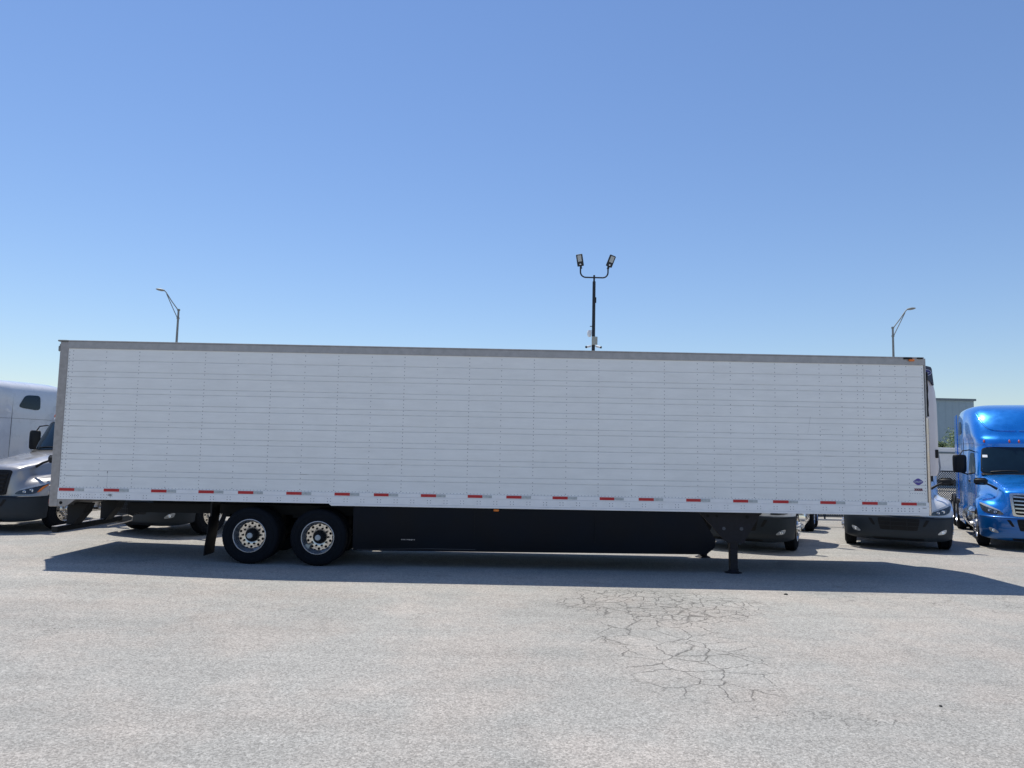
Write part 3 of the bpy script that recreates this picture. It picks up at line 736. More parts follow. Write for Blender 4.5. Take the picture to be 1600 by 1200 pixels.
def make_truck(label, loc, yaw, paint, bumper_m, high, grille_m='chassis', stub=False):
    t = thing('semi_truck', label, 'truck', (0, 0, 0), 0, 'semi-trucks parked in a row behind the trailer')
    # ---- hood with fenders
    H = [  # rows run from bottom front, up over the nose and back to the cowl
        [(0, .06, .82), (.30, .075, .82), (.53, .115, .82), (.74, .17, .82), (.97, .28, .82), (1.15, .44, .82), (1.205, .56, .80)],
        [(0, .07, 1.10), (.32, .085, 1.10), (.57, .13, 1.10), (.78, .22, 1.06), (.99, .36, 1.04), (1.17, .52, 1.00), (1.215, .60, .92)],
        [(0, .12, 1.44), (.34, .135, 1.435), (.60, .20, 1.40), (.79, .36, 1.27), (.99, .52, 1.20), (1.18, .68, 1.13), (1.22, .74, 1.02)],
        [(0, .24, 1.53), (.36, .26, 1.52), (.64, .32, 1.475), (.80, .50, 1.34), (1.0, .70, 1.25), (1.19, .85, 1.18), (1.225, .90, 1.08)],
        [(0, .70, 1.62), (.40, .72, 1.61), (.70, .76, 1.55), (.83, .85, 1.38), (1.03, .98, 1.28), (1.19, 1.05, 1.21), (1.225, 1.08, 1.12)],
        [(0, 1.25, 1.74), (.46, 1.26, 1.73), (.77, 1.28, 1.66), (.89, 1.32, 1.46), (1.06, 1.36, 1.29), (1.19, 1.40, 1.20), (1.225, 1.42, 1.10)],
        [(0, 1.75, 1.83), (.52, 1.76, 1.82), (.85, 1.78, 1.76), (.97, 1.80, 1.50), (1.09, 1.78, 1.24), (1.18, 1.74, 1.06), (1.215, 1.70, .93)],
        [(0, 2.10, 1.87), (.55, 2.12, 1.86), (.90, 2.16, 1.80), (1.03, 2.16, 1.52), (1.10, 2.10, 1.20), (1.17, 1.96, .95), (1.20, 1.86, .80)],
    ]
    H2 = []
    for r in H:
        c0, c1, c2, c3, c4, c5, c6 = [Vector(p) for p in r]
        up_ = c3.z > 1.2
        c2 = c2 + Vector((.045 if up_ else 0, 0, .01 if up_ else 0)); c3 = c3 + Vector((-.02, 0, -.13 if up_ else 0))
        H2.append([c0, c1, c2 + (c1 - c2) * .10, c2 + (c3 - c2) * .12, c3, c4, c5 + (c4 - c5) * .15, c5 + (c6 - c5) * .3, c6])
    H = [[tuple(p) for p in r] for r in H2]
    hood = grid_surface(H, 'hood', paint, t, 2)
    # ---- cab shell, rings from low to high
    if high:
        Rg = [(.80, [(0, 2.1), (.5, 2.1), (.95, 2.16), (1.07, 2.36), (1.12, 3.7), (1.15, 3.95), (1.22, 4.1), (1.23, 5.55), (1.12, 5.7), (0, 5.72)]),
              (1.2, [(0, 2.08), (.5, 2.08), (.97, 2.14), (1.08, 2.36), (1.12, 3.7), (1.15, 3.95), (1.22, 4.1), (1.23, 5.55), (1.12, 5.7), (0, 5.72)]),
              (1.84, [(0, 1.98), (.5, 2.01), (.93, 2.12), (1.07, 2.42), (1.11, 3.7), (1.15, 3.95), (1.22, 4.1), (1.23, 5.55), (1.12, 5.7), (0, 5.72)]),
              (2.25, [(0, 2.22), (.5, 2.25), (.90, 2.36), (1.03, 2.62), (1.08, 3.7), (1.14, 3.95), (1.22, 4.1), (1.23, 5.55), (1.12, 5.7), (0, 5.72)]),
              (2.60, [(0, 2.44), (.5, 2.47), (.87, 2.58), (.99, 2.82), (1.05, 3.7), (1.13, 3.95), (1.21, 4.1), (1.23, 5.55), (1.12, 5.7), (0, 5.72)]),
              (2.66, [(0, 2.38), (.5, 2.41), (.89, 2.55), (1.01, 2.82), (1.05, 3.7), (1.13, 3.95), (1.21, 4.1), (1.23, 5.55), (1.12, 5.7), (0, 5.72)]),
              (2.84, [(0, 2.44), (.5, 2.47), (.90, 2.62), (1.03, 2.90), (1.06, 3.7), (1.13, 3.95), (1.21, 4.1), (1.23, 5.55), (1.12, 5.7), (0, 5.72)]),
              (2.88, [(0, 2.55), (.5, 2.58), (.92, 2.70), (1.06, 2.98), (1.10, 3.7), (1.14, 3.95), (1.21, 4.1), (1.23, 5.55), (1.12, 5.7), (0, 5.72)]),
              (3.20, [(0, 2.70), (.5, 2.73), (.93, 2.86), (1.07, 3.16), (1.12, 3.75), (1.16, 3.98), (1.20, 4.2), (1.22, 5.6), (1.12, 5.74), (0, 5.76)]),
              (3.55, [(0, 3.0), (.48, 3.03), (.88, 3.18), (1.03, 3.48), (1.10, 3.9), (1.14, 4.1), (1.17, 4.3), (1.19, 5.65), (1.10, 5.8), (0, 5.82)]),
              (3.75, [(0, 3.35), (.44, 3.38), (.80, 3.52), (.95, 3.8), (1.02, 4.1), (1.06, 4.3), (1.09, 4.5), (1.12, 5.7), (1.05, 5.84), (0, 5.86)]),
              (3.85, [(0, 3.95), (.38, 3.97), (.66, 4.05), (.80, 4.2), (.86, 4.4), (.88, 4.6), (.90, 4.8), (.92, 5.7), (.86, 5.8), (0, 5.84)])]
        mid = [(3.90, (0, 4.4), (.30, 4.4), (.5, 4.45), (.56, 4.55), (.58, 4.7), (.6, 4.85), (.6, 5.0), (.6, 5.6), (.5, 5.68), (0, 5.7))]
    else:
        Rg = [(.80, [(0, 2.1), (.5, 2.1), (.95, 2.16), (1.07, 2.36), (1.09, 3.5), (1.07, 3.85), (.95, 3.95), (0, 3.97)]),
              (1.2, [(0, 2.08), (.5, 2.08), (.97, 2.14), (1.08, 2.36), (1.10, 3.5), (1.07, 3.85), (.95, 3.95), (0, 3.97)]),
              (1.84, [(0, 1.98), (.5, 2.01), (.93, 2.12), (1.07, 2.42), (1.09, 3.5), (1.07, 3.85), (.95, 3.95), (0, 3.97)]),
              (2.25, [(0, 2.22), (.5, 2.25), (.90, 2.36), (1.03, 2.62), (1.07, 3.5), (1.05, 3.85), (.94, 3.95), (0, 3.97)]),
              (2.60, [(0, 2.44), (.5, 2.47), (.87, 2.58), (.99, 2.82), (1.03, 3.5), (1.02, 3.85), (.92, 3.94), (0, 3.96)]),
              (2.66, [(0, 2.40), (.5, 2.43), (.88, 2.55), (1.0, 2.82), (1.03, 3.5), (1.02, 3.85), (.92, 3.94), (0, 3.96)]),
              (2.84, [(0, 2.62), (.5, 2.64), (.84, 2.76), (.95, 2.98), (.98, 3.5), (.96, 3.82), (.88, 3.9), (0, 3.92)]),
              (2.93, [(0, 2.95), (.45, 2.97), (.70, 3.04), (.80, 3.15), (.82, 3.5), (.80, 3.72), (.72, 3.78), (0, 3.8)])]
        mid = []
    rows = [[(x, y, z) for x, y in r] for z, r in Rg]
    zs = 0.965 if paint == 'paint_white' else 1.0
    rows = [[(x, y, z if z < 2.9 else 2.9 + (z - 2.9) * (0.90 if zs < 1 else 1.0)) for x, y, z in r] for r in rows]
    if zs < 1: rows = [[(x, y - (.55 * min(1, (z - 3.25) / .4) if (z > 3.25 and y < 4.5) else 0), z) for x, y, z in r] for r in rows]
    if mid: z_, *r_m = mid[0]; z_ = 2.9 + (z_ - 2.9) * (0.9 if zs < 1 else 1.0); rows.append([(x, y, z_) for x, y in r_m])
    # cap: last row folds onto the centre line
    last = rows[-1]; rows.append([(0 if i in (0, len(last) - 1) else x * 0.4, (y * 0.6 + last[len(last) // 2][1] * 0.4), z + 0.005) for i, (x, y, z) in enumerate(last)])
    cab = grid_surface(rows, 'cab', paint, t, 2)
    bh = bvh_of(hood); bc = bvh_of(cab)
    # ---- bumper
    B = []
    for z, dy in ((.835, .01), (.815, -.035), (.66, -.05), (.48, -.055), (.36, -.03), (.27, .03), (.24, .12)):
        k = 0.03 * (.8 - z)
        B.append([(0, -.02 + dy, z), (.35, -.01 + dy, z), (.66, .03 + dy, z), (.93, .13 + dy, z + (.015 if z < .4 else 0)), (1.12 - k, .30 + dy * .7, z + (.045 if z < .4 else 0)), (1.205 - 1.5 * k, .48 + dy * .3, z + (.08 if z < .4 else 0)), (1.215 - 2.2 * k, .60, z + (0.10 if z < .4 else 0))])
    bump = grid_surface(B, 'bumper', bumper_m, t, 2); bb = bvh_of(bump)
    sol = bump.modifiers.new('s', 'SOLIDIFY'); sol.thickness = 0.03; sol.offset = -1
    inn = MB(); inn.box(-.42, .42, .30, .6, .25, 1.25); inn.box(-.95, .95, .56, 2.2, .36, .60); inn.box(-.68, .68, .9, 2.2, .5, 1.12); inn.build('engine_bay', 'hole_dark', t)
    # lower intake with bars, slots, fog lights
    ik = patch(bb, [(-.40, .50), (.40, .50), (.46, .78), (-.46, .78)], 'lower_intake', 'hole_dark', bump, n=14, off=0.004)
    for zz in (.59, .69): patch(bb, [(-.42, zz), (.42, zz), (.425, zz + .022), (-.425, zz + .022)], 'intake_bar', 'black_plastic', bump, n=20, off=0.012, nv=2)
    for xx in (-.18, .18): patch(bb, [(xx - .015, .52), (xx + .015, .52), (xx + .015, .76), (xx - .015, .76)], 'intake_post', 'chassis', bump, n=20, off=0.014, nv=3, nu=4)
    for s in (-1, 1):
        q = [(s * .50, .60), (s * .56, .60), (s * .66, .76), (s * .58, .76)]
        if s < 0: q = [q[1], q[0], q[3], q[2]]
        patch(bb, q, 'bumper_slot', 'hole_dark', bump, n=6, off=0.005)
        q = [(s * .80, .42), (s * .99, .44), (s * 1.03, .56), (s * .90, .52)]
        if s < 0: q = [q[1], q[0], q[3], q[2]]
        if stub: continue
        fg = patch(bb, q, 'fog_light', 'lens_clear' if not stub else 'black_plastic', bump, n=3, off=0.008)
        c_, nrm, _, _ = bb.ray_cast(Vector((s * .935, -4, .487)), Vector((0, 1, 0)))
        if c_ is not None:
            MB().lathe([(0.0, 0.036), (0.014, 0.034), (0.018, 0.026), (0.012, 0.0)], c_ + Vector((0, -0.004, 0)), (s * 0.25, -1, 0), 16).build('fog_bulb', 'lamp_reflector', bump, True)
    patch(bb, [(-.52, .26), (.52, .26), (.56, .315), (-.56, .315)], 'air_dam', 'black_plastic', bump, n=12, off=0.006, nv=3)
    patch(bb, [(-1.19, .792), (1.19, .792), (1.19, .803), (-1.19, .803)], 'bumper_seam', 'hole_dark', bump, n=40, off=0.002, nv=1, nu=40)
    # ---- grille
    gf = patch(bh, [(-.515, .845), (.515, .845), (.565, 1.405), (-.565, 1.405)], 'grille', grille_m, t, n=14, off=0.022)
    patch(bh, [(-.455, .885), (.455, .885), (.505, 1.362), (-.505, 1.362)], 'grille_opening', 'hole_dark', gf, n=14, off=0.028)
    for k in range(5):
        z0 = .925 + k * .090; hw = .455 + (z0 - .885) * .105 - .004
        for s in (-1, 1):
            q = [(s * .10, z0), (s * hw, z0 + .012), (s * hw, z0 + .046), (s * .10, z0 + .034)]
            q2 = [(s * .10, z0), (s * (hw - .12), z0), (s * (hw - .14), z0 + .046), (s * .10, z0 + .046)]
            if s < 0: q = [q[1], q[0], q[3], q[2]]; q2 = [q2[1], q2[0], q2[3], q2[2]]
            patch(bh, q, 'grille_bar', grille_m, gf, n=20, off=0.045, nv=2, nu=8)
        patch(bh, [(-.11, z0), (.11, z0), (.11, z0 + .034), (-.11, z0 + .034)], 'grille_bar', grille_m, gf, n=30, off=0.050, nv=2, nu=4)
    # ---- headlights
    for s in (-1, 1):
        q = [(s * .68, .86), (s * 1.07, .875), (s * 1.17, 1.15), (s * .72, .93)]
        if s < 0: q = [q[1], q[0], q[3], q[2]]
        hl = patch(bh, q, 'headlight', 'lamp_glass', t, n=4, off=0.010)
        q = [(s * .73, .935), (s * 1.12, 1.07), (s * 1.165, 1.15), (s * .78, .985)]
        if s < 0: q = [q[1], q[0], q[3], q[2]]
        patch(bh, q, 'daytime_strip', 'lens_clear', hl, n=3, off=0.016)
        for xx, zz, rr in ((.86, .925, .034), (.97, .955, .040)):
            c_, nrm, _, _ = bh.ray_cast(Vector((s * xx, -4, zz)), Vector((0, 1, 0)))
            if c_ is not None:
                d_ = Vector((s * .3, -1, 0))
                MB().lathe([(-0.02, rr), (0.016, rr), (0.020, rr * .75), (0.012, rr * .5), (0.008, 0)], c_, d_, 18).build('projector', 'lamp_reflector', hl, True)
        q = [(s * 1.06, .90), (s * 1.115, .94), (s * 1.165, 1.10), (s * 1.10, 1.03)]
        if s < 0: q = [q[1], q[0], q[3], q[2]]
        patch(bh, q, 'turn_signal', 'amber' if paint == 'paint_silver' else 'lamp_glass', hl, n=4, off=0.018, nu=8)
        # hood side intake crease, dark hood hinge line
        sd = 'r' if s > 0 else 'l'
        q = [(.40, 1.28), (.52, 1.36), (.55, 1.42), (.42, 1.37)]
        # hood mirror
        mm = MB()
        mm.tube([(s * .76, .62, 1.49), (s * .90, .66, 1.58), (s * 1.04, .72, 1.64)], [.034, .026, .024], 8)
        mm.box(s * 1.10 - .155, s * 1.10 + .155, .70, .84, 1.58, 1.76, bev=0.05)
        mm.build('hood_mirror', 'black_plastic', t, True, 40)
        b2 = MB(); b2.box(s * .745 - .07, s * .745 + .07, .50, .74, 1.42, 1.53, bev=0.03); 
        # door mirror on two arms
        dm = MB()
        if loc[0] == 17.78 and s > 0:
            MB().tube([(1.0, 2.84, 2.50), (1.10, 2.78, 2.52), (1.13, 2.70, 2.3), (1.15, 2.62, 2.0), (1.12, 2.60, 1.84), (1.0, 2.55, 1.80)], 0.022, 8).build('mirror_hoop', 'galvanized', t, True)
        rings = []
        for z_, k in ((1.86, .72), (1.90, .95), (2.1, 1.0), (2.3, 1.0), (2.35, .9), (2.37, .7)):
            cx_, cy_ = s * 1.40, 2.68
            rings.append([(cx_ + k * .175 * math.cos(a), cy_ + k * .075 * math.sin(a) * (1 if math.sin(a) < 0 else .5), z_) for a in [2 * PI * i / 14 for i in range(14)]])
        dm.loft(rings); 
        no_m = loc[0] == 17.78 and s > 0
        dmo = None if no_m else dm.build('door_mirror', 'black_plastic', t, True, 50)
        am = MB(); am.tube([(s * 1.0, 2.84, 2.46), (s * 1.14, 2.78, 2.51), (s * 1.32, 2.72, 2.48), (s * 1.40, 2.69, 2.34)], 0.016, 6)
        am.tube([(s * 1.05, 2.72, 1.86), (s * 1.22, 2.70, 1.82), (s * 1.38, 2.69, 1.88)], 0.02, 6); 
        if not no_m: am.build('mirror_arm', 'black_plastic', dmo, True)
        # door, windows, handle
        y1_ = 3.55 if high else 3.45
        q = [(2.42, .95), (y1_, .95), (y1_, 2.50), (2.86, 2.50)]
        door = patch(bc, q, 'door', paint, t, n=16, side=sd, off=0.006, thick=0.03)
        if s < 0 and door: pass
        wn = patch(bc, [(2.50, 1.86), (y1_ - .08, 1.80), (y1_ - .10, 2.42), (2.90, 2.44)], 'window', 'glass', door or t, n=7, side=sd, off=0.011)
        h, nrm, _, _ = bc.ray_cast(Vector((s * 4, y1_ - .18, 1.62)), Vector((-s, 0, 0)))
        if h is not None: MB().box(h.x - .03, h.x + .03, h.y - .09, h.y + .09, 1.59, 1.65, bev=.01).build('handle', 'black_plastic', door or t)
        if high:
            patch(bc, [(4.20, 3.02), (4.92, 2.96), (4.92, 3.40), (4.42, 3.38)], 'sleeper_window', 'glass', t, n=5, side=sd, off=0.010)
            patch(bc, [(2.95, 2.705), (5.6, 2.705), (5.6, 2.712), (2.95, 2.712)], 'roof_seam', 'hole_dark', t, n=40, side=sd, off=0.003, nv=1, nu=40)
            patch(bc, [(4.02, .90), (4.03, .90), (4.06, 3.3), (4.05, 3.3)], 'sleeper_seam', 'hole_dark', t, n=40, side=sd, off=0.003, nv=16, nu=2)
            ex = MB(); e0 = 5.72
            ex.prism([(e0 - .05, 1.0), (e0 + .42, 1.0), (e0 + .42, 3.45), (e0 + .3, 3.70), (e0 - .02, 3.72)], s * 1.20 - .015, s * 1.20 + .015, ax='x') if False else None
            exq = [(e0 - .12, 1.0), (e0 + .40, 1.0), (e0 + .40, 3.30), (e0 + .20, 3.62), (e0 - .12, 3.66)]
            ex.add([(s * (1.215 if yq < e0 else 1.235), yq, zq) for yq, zq in exq] + [(s * (1.19 if yq < e0 else 1.21), yq, zq) for yq, zq in exq],
                   [(0, 1, 2, 3, 4), (9, 8, 7, 6, 5)] + [(i, i + 5, (i + 1) % 5 + 5, (i + 1) % 5) for i in range(5)])
            ex.build('side_extender', paint, t)
        # steps, tank, chassis fairing
        tk = MB(); tx = s * .93; rt = .33
        tk.lathe([(0, .0), (0, rt - .04), (.015, rt - .01), (.05, rt), (1.25, rt), (1.285, rt - .01), (1.30, rt - .04), (1.3, 0)], (tx, 2.75, .62), (0, 1, 0), 32)
        for yy in (3.0, 3.75): tk.lathe([(0, rt + .004), (.05, rt + .004)], (tx, yy, .62), (0, 1, 0), 32)
        tk.build('fuel_tank', 'polished', t, True, 40)
        sp_ = MB()
        for zz in (.42, .78): sp_.box(s * 1.06 - .17, s * 1.06 + .17, 2.12, 2.70, zz, zz + .05, bev=.01)
        sp_.prism([(2.12, .35), (2.70, .35), (2.70, .92), (2.12, .92)], s * .9 - .02, s * .9 + .02, ax='x')
        sp_.build('cab_steps', 'wheel_alloy', t)
        if high:
            cf = MB(); rings = []
            for a_ in range(9):
                th = PI / 2 * a_ / 8; rings.append((s * (.95 + .28 * math.sin(th)), .98 - .18 * (1 - math.cos(th))))
            rings += [(s * 1.23, .55), (s * 1.20, .34)]
            cf.loft([[(x_, yy, z_) for x_, z_ in rings] + [(x_ - s * .03, yy, z_ - .02) for x_, z_ in reversed(rings)] for yy in (4.1, 5.5)])
            cf.build('chassis_fairing', paint, t, True, 40)
        steer_wheel(t, s)
        for yy in (6.5, 7.83): drive_wheel(t, s, yy)
        qf = MB(); yy0 = 6.0 - .25
        for yc in (6.5, 7.83):
            pts_ = [(yc + .56 * math.cos(a), .508 + .56 * math.sin(a)) for a in [math.radians(160 - 14 * k) for k in range(11)]]
            qf.loft([[(s * .62, y_, z_), (s * 1.22, y_, z_), (s * 1.22, y_, z_ + .012), (s * .62, y_, z_ + .012)] for y_, z_ in pts_])
        qf.build('wheel_guard', 'black_plastic', t)
    # ---- windscreen
    wf = patch(bc, [(-.955, 1.84), (.955, 1.84), (.87, 2.60), (-.87, 2.60)], 'windscreen_seal', 'black_plastic', t, n=9, off=0.004)
    ws = patch(bc, [(-.925, 1.875), (.925, 1.875), (.845, 2.575), (-.845, 2.575)], 'windscreen', 'glass', t, n=9, off=0.009, nu=30)
    patch(bc, [(-.62, 1.93), (-.50, 1.93), (-.50, 1.98), (-.62, 1.98)], 'dash_sheet', 'tape_silver', ws, n=9, off=0.014) if False else None
    patch(bc, [(-.86, 2.30), (-.75, 2.30), (-.75, 2.37), (-.86, 2.37)], 'window_sticker', 'paper', ws, n=14, off=0.013) if paint == 'paint_blue' else None
    wp = MB()
    for x0_, x1_ in ((-.72, -.10), (.10, .72)):
        pp = []
        for k in range(9):
            xx = x0_ + (x1_ - x0_) * k / 8; zz = 1.90 + .018 * math.sin(PI * k / 8) + .03 * k / 8
            h, nrm, _, _ = bc.ray_cast(Vector((xx, -4, zz)), Vector((0, 1, 0)))
            if h is not None:
                pp.append(h + Vector((0, -.03, .01)))
        if len(pp) > 2: wp.tube(pp, 0.014, 6)
    if wp.v: wp.build('wiper', 'black_plastic', t)
    cw = MB(); cw.loft([[(x_, 2.02 + .10 * (abs(x_) / .93) ** 2 - .05, 1.855 - .03 * abs(x_)), (x_, 2.02 + .10 * (abs(x_) / .93) ** 2 + .12, 1.90 - .03 * abs(x_)), (x_, 2.2, 1.80)] for x_ in [-.93 + .155 * k for k in range(13)]])
    cw.build('cowl_panel', 'black_plastic', t)
    # ---- clearance lights
    for xx in (-.80, -.22, 0, .22, .80):
        zz = 2.755
        h, nrm, _, _ = bc.ray_cast(Vector((xx, -4, zz)), Vector((0, 1, 0)))
        if h is not None:
            rr = MB(); rr.loft([[(h.x + k * .022 * math.cos(a), h.y - o_, zz + k * .048 * math.sin(a)) for a in [2 * PI * i / 12 for i in range(12)]] for o_, k in ((-.02, 1), (.018, 1), (.035, .6))])
            rr.build('clearance_light', 'marker_red', t, True, 40)
    if high:
        # recessed centre of the roof fairing: a raised rim outlines it
        for s in (-1, 1):
            P_ = [(.93, 3.66), (.90, 3.58), (.84, 3.40), (.77, 3.24), (.66, 3.12), (.50, 3.07), (.25, 3.06), (.0, 3.06), (-.1, 3.06)]
            pp = []
            for i in range(1, len(P_) - 2):
                for k in range(6):
                    u = k / 6; p0_, p1_, p2_, p3_ = [Vector(q_) for q_ in P_[i - 1:i + 3]]
                    q_ = 0.5 * ((2 * p1_) + (p2_ - p0_) * u + (2 * p0_ - 5 * p1_ + 4 * p2_ - p3_) * u * u + (3 * p1_ - p0_ - 3 * p2_ + p3_) * u ** 3)
                    h, nrm, _, _ = bc.ray_cast(Vector((s * q_.x, -4, q_.y)), Vector((0, 1, 0)))
                    if h is not None: pp.append(h + Vector((0, 0.012, 0)))
            if len(pp) > 3:
                rm = MB(); rm.tube(pp, 0.028, 8); rm.build('fairing_crease', paint, t, True)
    # ---- frame behind
    fr = MB()
    for s in (-1, 1): fr.box(s * .43 - .04, s * .43 + .04, 1.5, 8.7, .72, .98)
    for yy in (1.15, 6.5, 7.83): fr.cyl((-1.0, yy, .508), (1.0, yy, .508), .075, n=10)
    fr.box(-.4, .4, 8.55, 8.65, .6, .98); fr.box(-.5, .5, 6.7, 7.7, 1.0, 1.12)
    fr.box(-1.16, 1.16, 8.55, 8.62, .30, .95)
    fr.box(-.75, .75, 2.1, 3.0, .45, 1.2)
    fr.build('chassis_frame', 'chassis', t)
    t.location = (loc[0], loc[1], gz(loc[0])); t.rotation_euler = (0, 0, -yaw)
    return t

D = math.radians
TR = [
    ('white high-roof sleeper truck at far left, behind the grey truck at the trailer tail', (-7.6, 3.5), D(14), 'paint_white', 'bumper_grey', True, 'chassis'),
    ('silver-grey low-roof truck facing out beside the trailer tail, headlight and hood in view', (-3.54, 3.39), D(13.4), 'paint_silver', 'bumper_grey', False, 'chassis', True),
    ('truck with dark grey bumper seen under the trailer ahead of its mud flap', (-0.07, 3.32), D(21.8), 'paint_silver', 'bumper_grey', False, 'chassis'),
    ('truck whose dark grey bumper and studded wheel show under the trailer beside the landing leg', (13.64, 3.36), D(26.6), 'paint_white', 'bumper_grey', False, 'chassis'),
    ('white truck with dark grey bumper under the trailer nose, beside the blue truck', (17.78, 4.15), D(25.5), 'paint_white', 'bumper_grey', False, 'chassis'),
    ('metallic blue high-roof truck at the right edge, chrome grille and blue bumper', (21.31, 4.3), D(27.1), 'paint_blue', 'paint_blue_bumper', True, 'wheel_alloy'),
]
for a in TR: make_truck(*a)

# ------------------------------------------------------------------ lamp posts
fp = thing('floodlight_pole', 'tall dark pole behind the trailer with two square floodlights on a curved crossbar', 'lamp post', (12.33, 20, 0))
p_ = MB(); p_.cyl((0, 0, 0), (0, 0, 10.12), 0.095, 0.072, n=12); p_.box(-.11, .11, -.11, .11, 0, .05); p_.cyl((0, 0, 10.12), (0, 0, 10.42), 0.045, n=10)
p_.box(.06, .11, -.03, .03, 9.12, 9.38)
p_.build('pole', 'pole_dark', fp, True, 40)
cbp = [(-.64, 0, 10.90), (-.64, 0, 10.62)] + [(-.64 + .25 * (1 - math.cos(a)), 0, 10.56 - .25 * math.sin(a)) for a in [PI / 2 * k / 6 for k in range(7)]]
full = cbp + [(0, 0, 10.31)] + [(-x_, y_, z_) for x_, y_, z_ in reversed(cbp)]
MB().tube(full, 0.036, 8).build('crossbar', 'pole_dark', fp, True)
for s, tilt, rot in ((-1, -.12, -.55), (1, .30, .55)):
    hd = MB(); hd.box(-.15, .15, -.04, .04, -.20, .36, bev=.02); hd.box(-.045, .045, -.05, .05, -.32, -.18, bev=.01)
    ho = hd.build('floodlight', 'pole_dark', fp)
    lens = MB().box(-.09, .09, -.048, -.039, .02, .31).build('lens', 'tape_silver', ho)
    sens = MB().lathe([(0, .04), (.02, .035), (.03, 0)], (0, -.04, -.11), (0, -1, 0), 12).build('sensor', 'cam_white', ho)
    ho.location = (s * .64 + (-.02 if s < 0 else .10), 0, 11.03); ho.rotation_euler = (math.radians(14), s * 0.0 + tilt * 1.0, rot * .5)
dc = MB(); dc.lathe([(0, .0), (.0, .07), (.08, .10), (.20, .10), (.25, .085), (.30, .05), (.31, 0)], (-.19, 0, 7.83), (0, 0, -1), 18)
dc.box(-.19, -.06, -.02, .02, 7.79, 7.83); dc.build('dome_camera', 'cam_white', fp, True, 40)
MB().tube([(-.17, 0, 8.02), (-.05, 0, 8.02)], .02, 6).build('camera_arm', 'pole_dark', fp)
MB().box(-.09, .17, -.17, -.08, 7.15, 7.52, bev=.012).build('junction_box', 'box_grey', fp)
for s in (-1, 1):
    c_ = MB(); c_.cyl((s * .32, -.10, 7.04), (s * .14, .02, 7.10), .05, n=12); bo = c_.build('bullet_camera', 'cam_white', fp, True, 40)
    MB().cyl((s * .36, -.12, 7.03), (s * .32, -.10, 7.04), .053, n=12).build('camera_lens', 'black_plastic', bo)
    MB().cyl((s * .14, .02, 7.10), (s * .05, 0, 7.12), .015, n=6).build('camera_bracket', 'pole_grey', bo)

def street_lamp(label, x, y, s, H=11.1):
    t = thing('street_lamp', label, 'street lamp', (x, y, 0), 0, 'grey cobra-head street lamps beyond the trailer')
    p = MB(); p.cyl((0, 0, 0), (0, 0, H), .12, .062, n=12); p.box(-.2, .2, -.2, .2, 0, .04)
    for zz in (H - .06, H - .62): p.cyl((0, 0, zz - .05), (0, 0, zz + .05), .095, n=12)
    p.build('pole', 'pole_grey', t, True, 40)
    a = MB(); a.tube([(s * .05, 0, H - .05), (s * .5, 0, H + .53), (s * .88, 0, H + 1.08), (s * 1.02, 0, H + 1.22)], .034, 8)
    a.tube([(s * .05, 0, H - .6), (s * .45, 0, H + .18), (s * .86, 0, H + 1.0)], .028, 8); a.build('arm', 'pole_grey', t, True)
    h = MB(); h.loft([[(s * (1.0 + u), ww * math.cos(k), H + 1.22 + .32 * u * .45 + hh * math.sin(k)) for k in [2 * PI * i / 10 for i in range(10)]] for u, ww, hh in ((0, .04, .04), (.1, .09, .07), (.25, .14, .085), (.45, .14, .07), (.56, .07, .03))])
    h.build('lamp_head', 'pole_grey', t, True, 50)
    return t
street_lamp('grey street lamp with its arm reaching left, behind the trailer tail', -13.3, 35, -1)
street_lamp('grey street lamp with its arm reaching right, behind the trailer nose', 34.25, 35, 1, 11.1)

# ------------------------------------------------------------------ fence, background
fx0, fx1, fy = 8.0, 44.0, 13.3
fn = thing('chain_link_fence', 'grey chain-link fence with posts running behind the parked trucks', 'fence', (0, fy, 0))
ms = MB(); st = 0.085; r = 0.011; z0, z1 = 0.12, 1.82
def wire(xa, za, xb, zb, y):
    d = Vector((xb - xa, 0, zb - za)).normalized(); n_ = Vector((-d.z, 0, d.x)) * r
    ms.add([(xa - n_.x, y, za - n_.z), (xa + n_.x, y, za + n_.z), (xa, y - r, za), (xb - n_.x, y, zb - n_.z), (xb + n_.x, y, zb + n_.z), (xb, y - r, zb)], [(0, 2, 5, 3), (2, 1, 4, 5), (0, 3, 4, 1)])
hgt = z1 - z0; x = fx0
while x < fx1 - hgt:
    wire(x, z0, x + hgt, z1, 0); wire(x + hgt, z0, x, z1, 0.003); x += st
ms.build('wire_mesh', 'fence_wire', fn)
rl = MB(); rl.cyl((fx0, 0, z1), (fx1, 0, z1), .024, n=8); rl.cyl((fx0, 0, z0), (fx1, 0, z0), .018, n=8); rl.build('rail', 'fence_wire', fn)
x = fx0
while x <= fx1:
    MB().cyl((x, .02, 0), (x, .02, 1.9), .032, n=8).build('post', 'fence_wire', fn); x += 3.0
kb = MB(); kb.box(fx0 - 4, fx1 + 30, 14.2, 14.5, -.02, .13); kb.build('kerb', 'concrete', None, kind='structure', bevel=.02)
MB().box(-40, 90, 14.5, 17.0, -.02, .11).build('pavement', 'concrete', None, kind='structure')
MB().box(5, 40, 10.0, 10.09, -.01, .004).build('tar_joint', 'seam_tar', None, kind='structure')
for (x, y) in ((16.9, 5.25), (20.3, 5.3)):
    MB().box(x, x + .22, y, y + .06, -.01, .004).build('parking_line', 'line_paint', None, kind='structure')

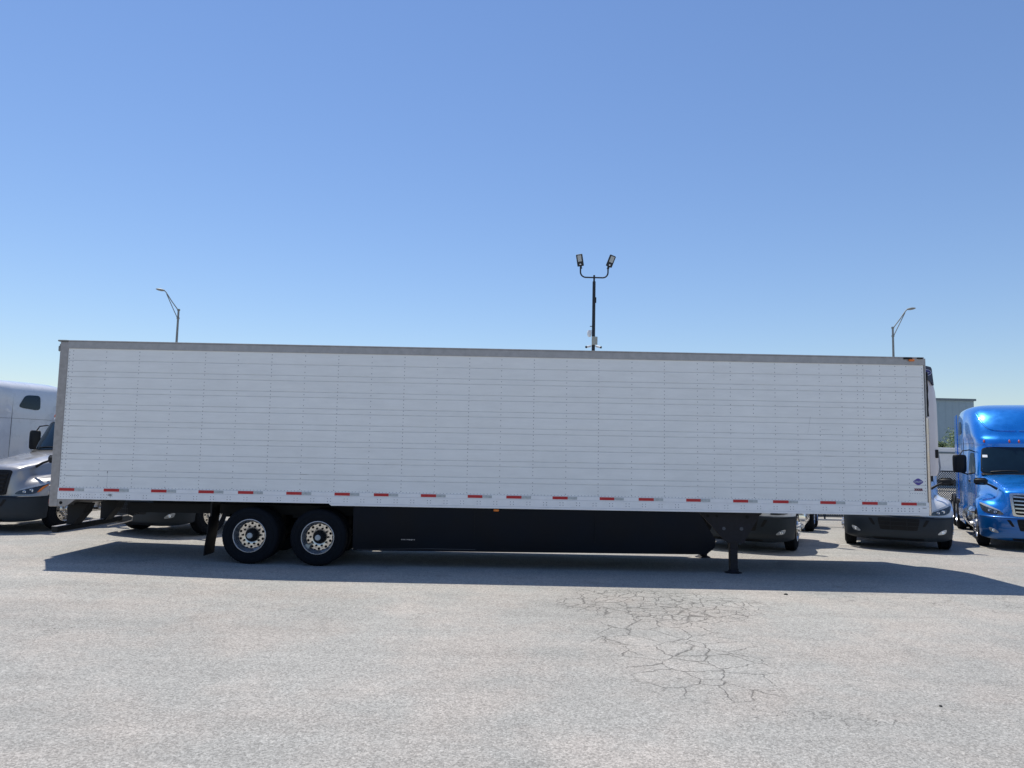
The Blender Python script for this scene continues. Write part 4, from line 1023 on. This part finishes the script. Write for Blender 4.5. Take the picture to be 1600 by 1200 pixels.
# pebbles
random.seed(21)
for i, (x, y, r_) in enumerate(((12.73, -1.88, .032), (12.09, -7.10, .020))):
    pb = MB(); pb.loft([[(r_ * k * (1 + .25 * math.sin(3 * a + i)) * math.cos(a), r_ * k * .7 * math.sin(a), z * r_) for a in [2 * PI * q / 9 for q in range(9)]] for z, k in ((-.1, .8), (.2, 1), (.5, .8), (.7, .4))])
    o = pb.build('pebble', 'seam_tar', None, True, 60); o.location = (x, y, gz(x)); o.rotation_euler = (0, 0, i * 1.3)
    tag(o, ('small dark pebble on the sunlit asphalt just outside the trailer shadow, below the landing leg', 'tiny dark pebble on the sunlit asphalt near the lower right of the lot')[i], 'pebble', 'pebbles scattered on the asphalt')
# white box trailer beyond the fence
bt = thing('box_trailer', 'low white box trailer parked beyond the chain-link fence', 'trailer', (28.0, 27, 0))
MB().box(0, 6.6, 0, 2.4, 1.2, 2.95, bev=.03).build('cargo_box', 'paint_white', bt)
MB().box(-.02, 6.62, -.02, 2.42, 2.62, 2.72).build('trim_band', 'wall_trim', bt)
MB().box(0, 6.6, .3, 2.1, .85, 1.2).build('frame', 'chassis', bt)
for x in (1.0, 2.1):
    w_ = MB(); w_.cyl((x, .05, .5), (x, .35, .5), .5, n=28); wo_ = w_.build('wheel', 'tyre', bt, True, 40)
    MB().cyl((x, .04, .5), (x, .06, .5), .28, n=24).build('rim', 'wheel_alloy', wo_, True, 40)

# distant warehouse
wh = thing('warehouse', 'flat-roofed grey-green warehouse far behind, left of the blue truck', 'building', (26, 50, 0))
wl = MB(); wl.box(0, 23.2, 0, 30, 0, 7.5)
wl.build('wall', 'wall_teal', wh)
rb = MB()
x = 0.3
while x < 23.0: rb.box(x, x + .05, -.012, .0, .5, 7.4); x += .6
rb.build('cladding_ribs', 'wall_teal', wh)
rt_ = MB(); rt_.box(-.15, 23.35, -.12, 30.1, 7.5, 7.68); rt_.build('roof', 'wall_trim', wh)
for x in (3.0, 8.5):
    d_ = MB().box(x, x + 3, -.05, .02, 0, 3.6).build('dock_door', 'paint_white', wh)
    sl_ = MB()
    for k in range(6): sl_.box(x, x + 3, -.06, -.05, .55 * k + .5, .55 * k + .53)
    sl_.build('door_slats', 'wall_trim', d_)

def tree(label, x, y, H, R, seed, nl=2600):
    random.seed(seed)
    t = thing('broadleaf_tree', label, 'tree', (x, y, 0), 0, 'small green trees in front of the warehouse')
    tk = MB(); tk.tube([(0, 0, 0), (.05, 0, H * .25), (0, .05, H * .5), (.08, 0, H * .8)], [.13, .10, .07, .02], 8)
    cl_ = []
    for k in range(11):
        a = random.uniform(0, 6.28); rr = random.uniform(.2, .75) * R; zz = H * random.uniform(.35, .92)
        c_ = Vector((rr * math.cos(a), rr * math.sin(a), zz)); cl_.append((c_, R * random.uniform(.28, .5)))
        tk.tube([(0, 0, zz * .6), tuple(c_ * .5 + Vector((0, 0, zz * .35))), tuple(c_)], [.05, .03, .01], 5)
    tk.build('trunk', 'bark', t, True)
    cr = MB()
    for k in range(nl):
        c_, r0 = random.choice(cl_)
        d = Vector((random.gauss(0, 1), random.gauss(0, 1), random.gauss(0, .8))).normalized() * r0 * random.uniform(.3, 1.15)
        p = c_ + d; a = Vector((random.gauss(0, 1), random.gauss(0, 1), random.gauss(0, 1))).normalized(); b = a.orthogonal().normalized()
        s = random.uniform(.05, .11)
        cr.add([p - a * s, p - b * s * .5, p + a * s, p + b * s * .5], [(0, 1, 2, 3)])
    cr.build('crown', 'leaf', t)
tree('leafy green tree in front of the warehouse, beside the blue truck', 42.7, 42, 4.7, 1.5, 5)
tree('small shrubby green tree by the white box trailer beyond the fence', 41.2, 42.5, 3.9, 1.3, 9)
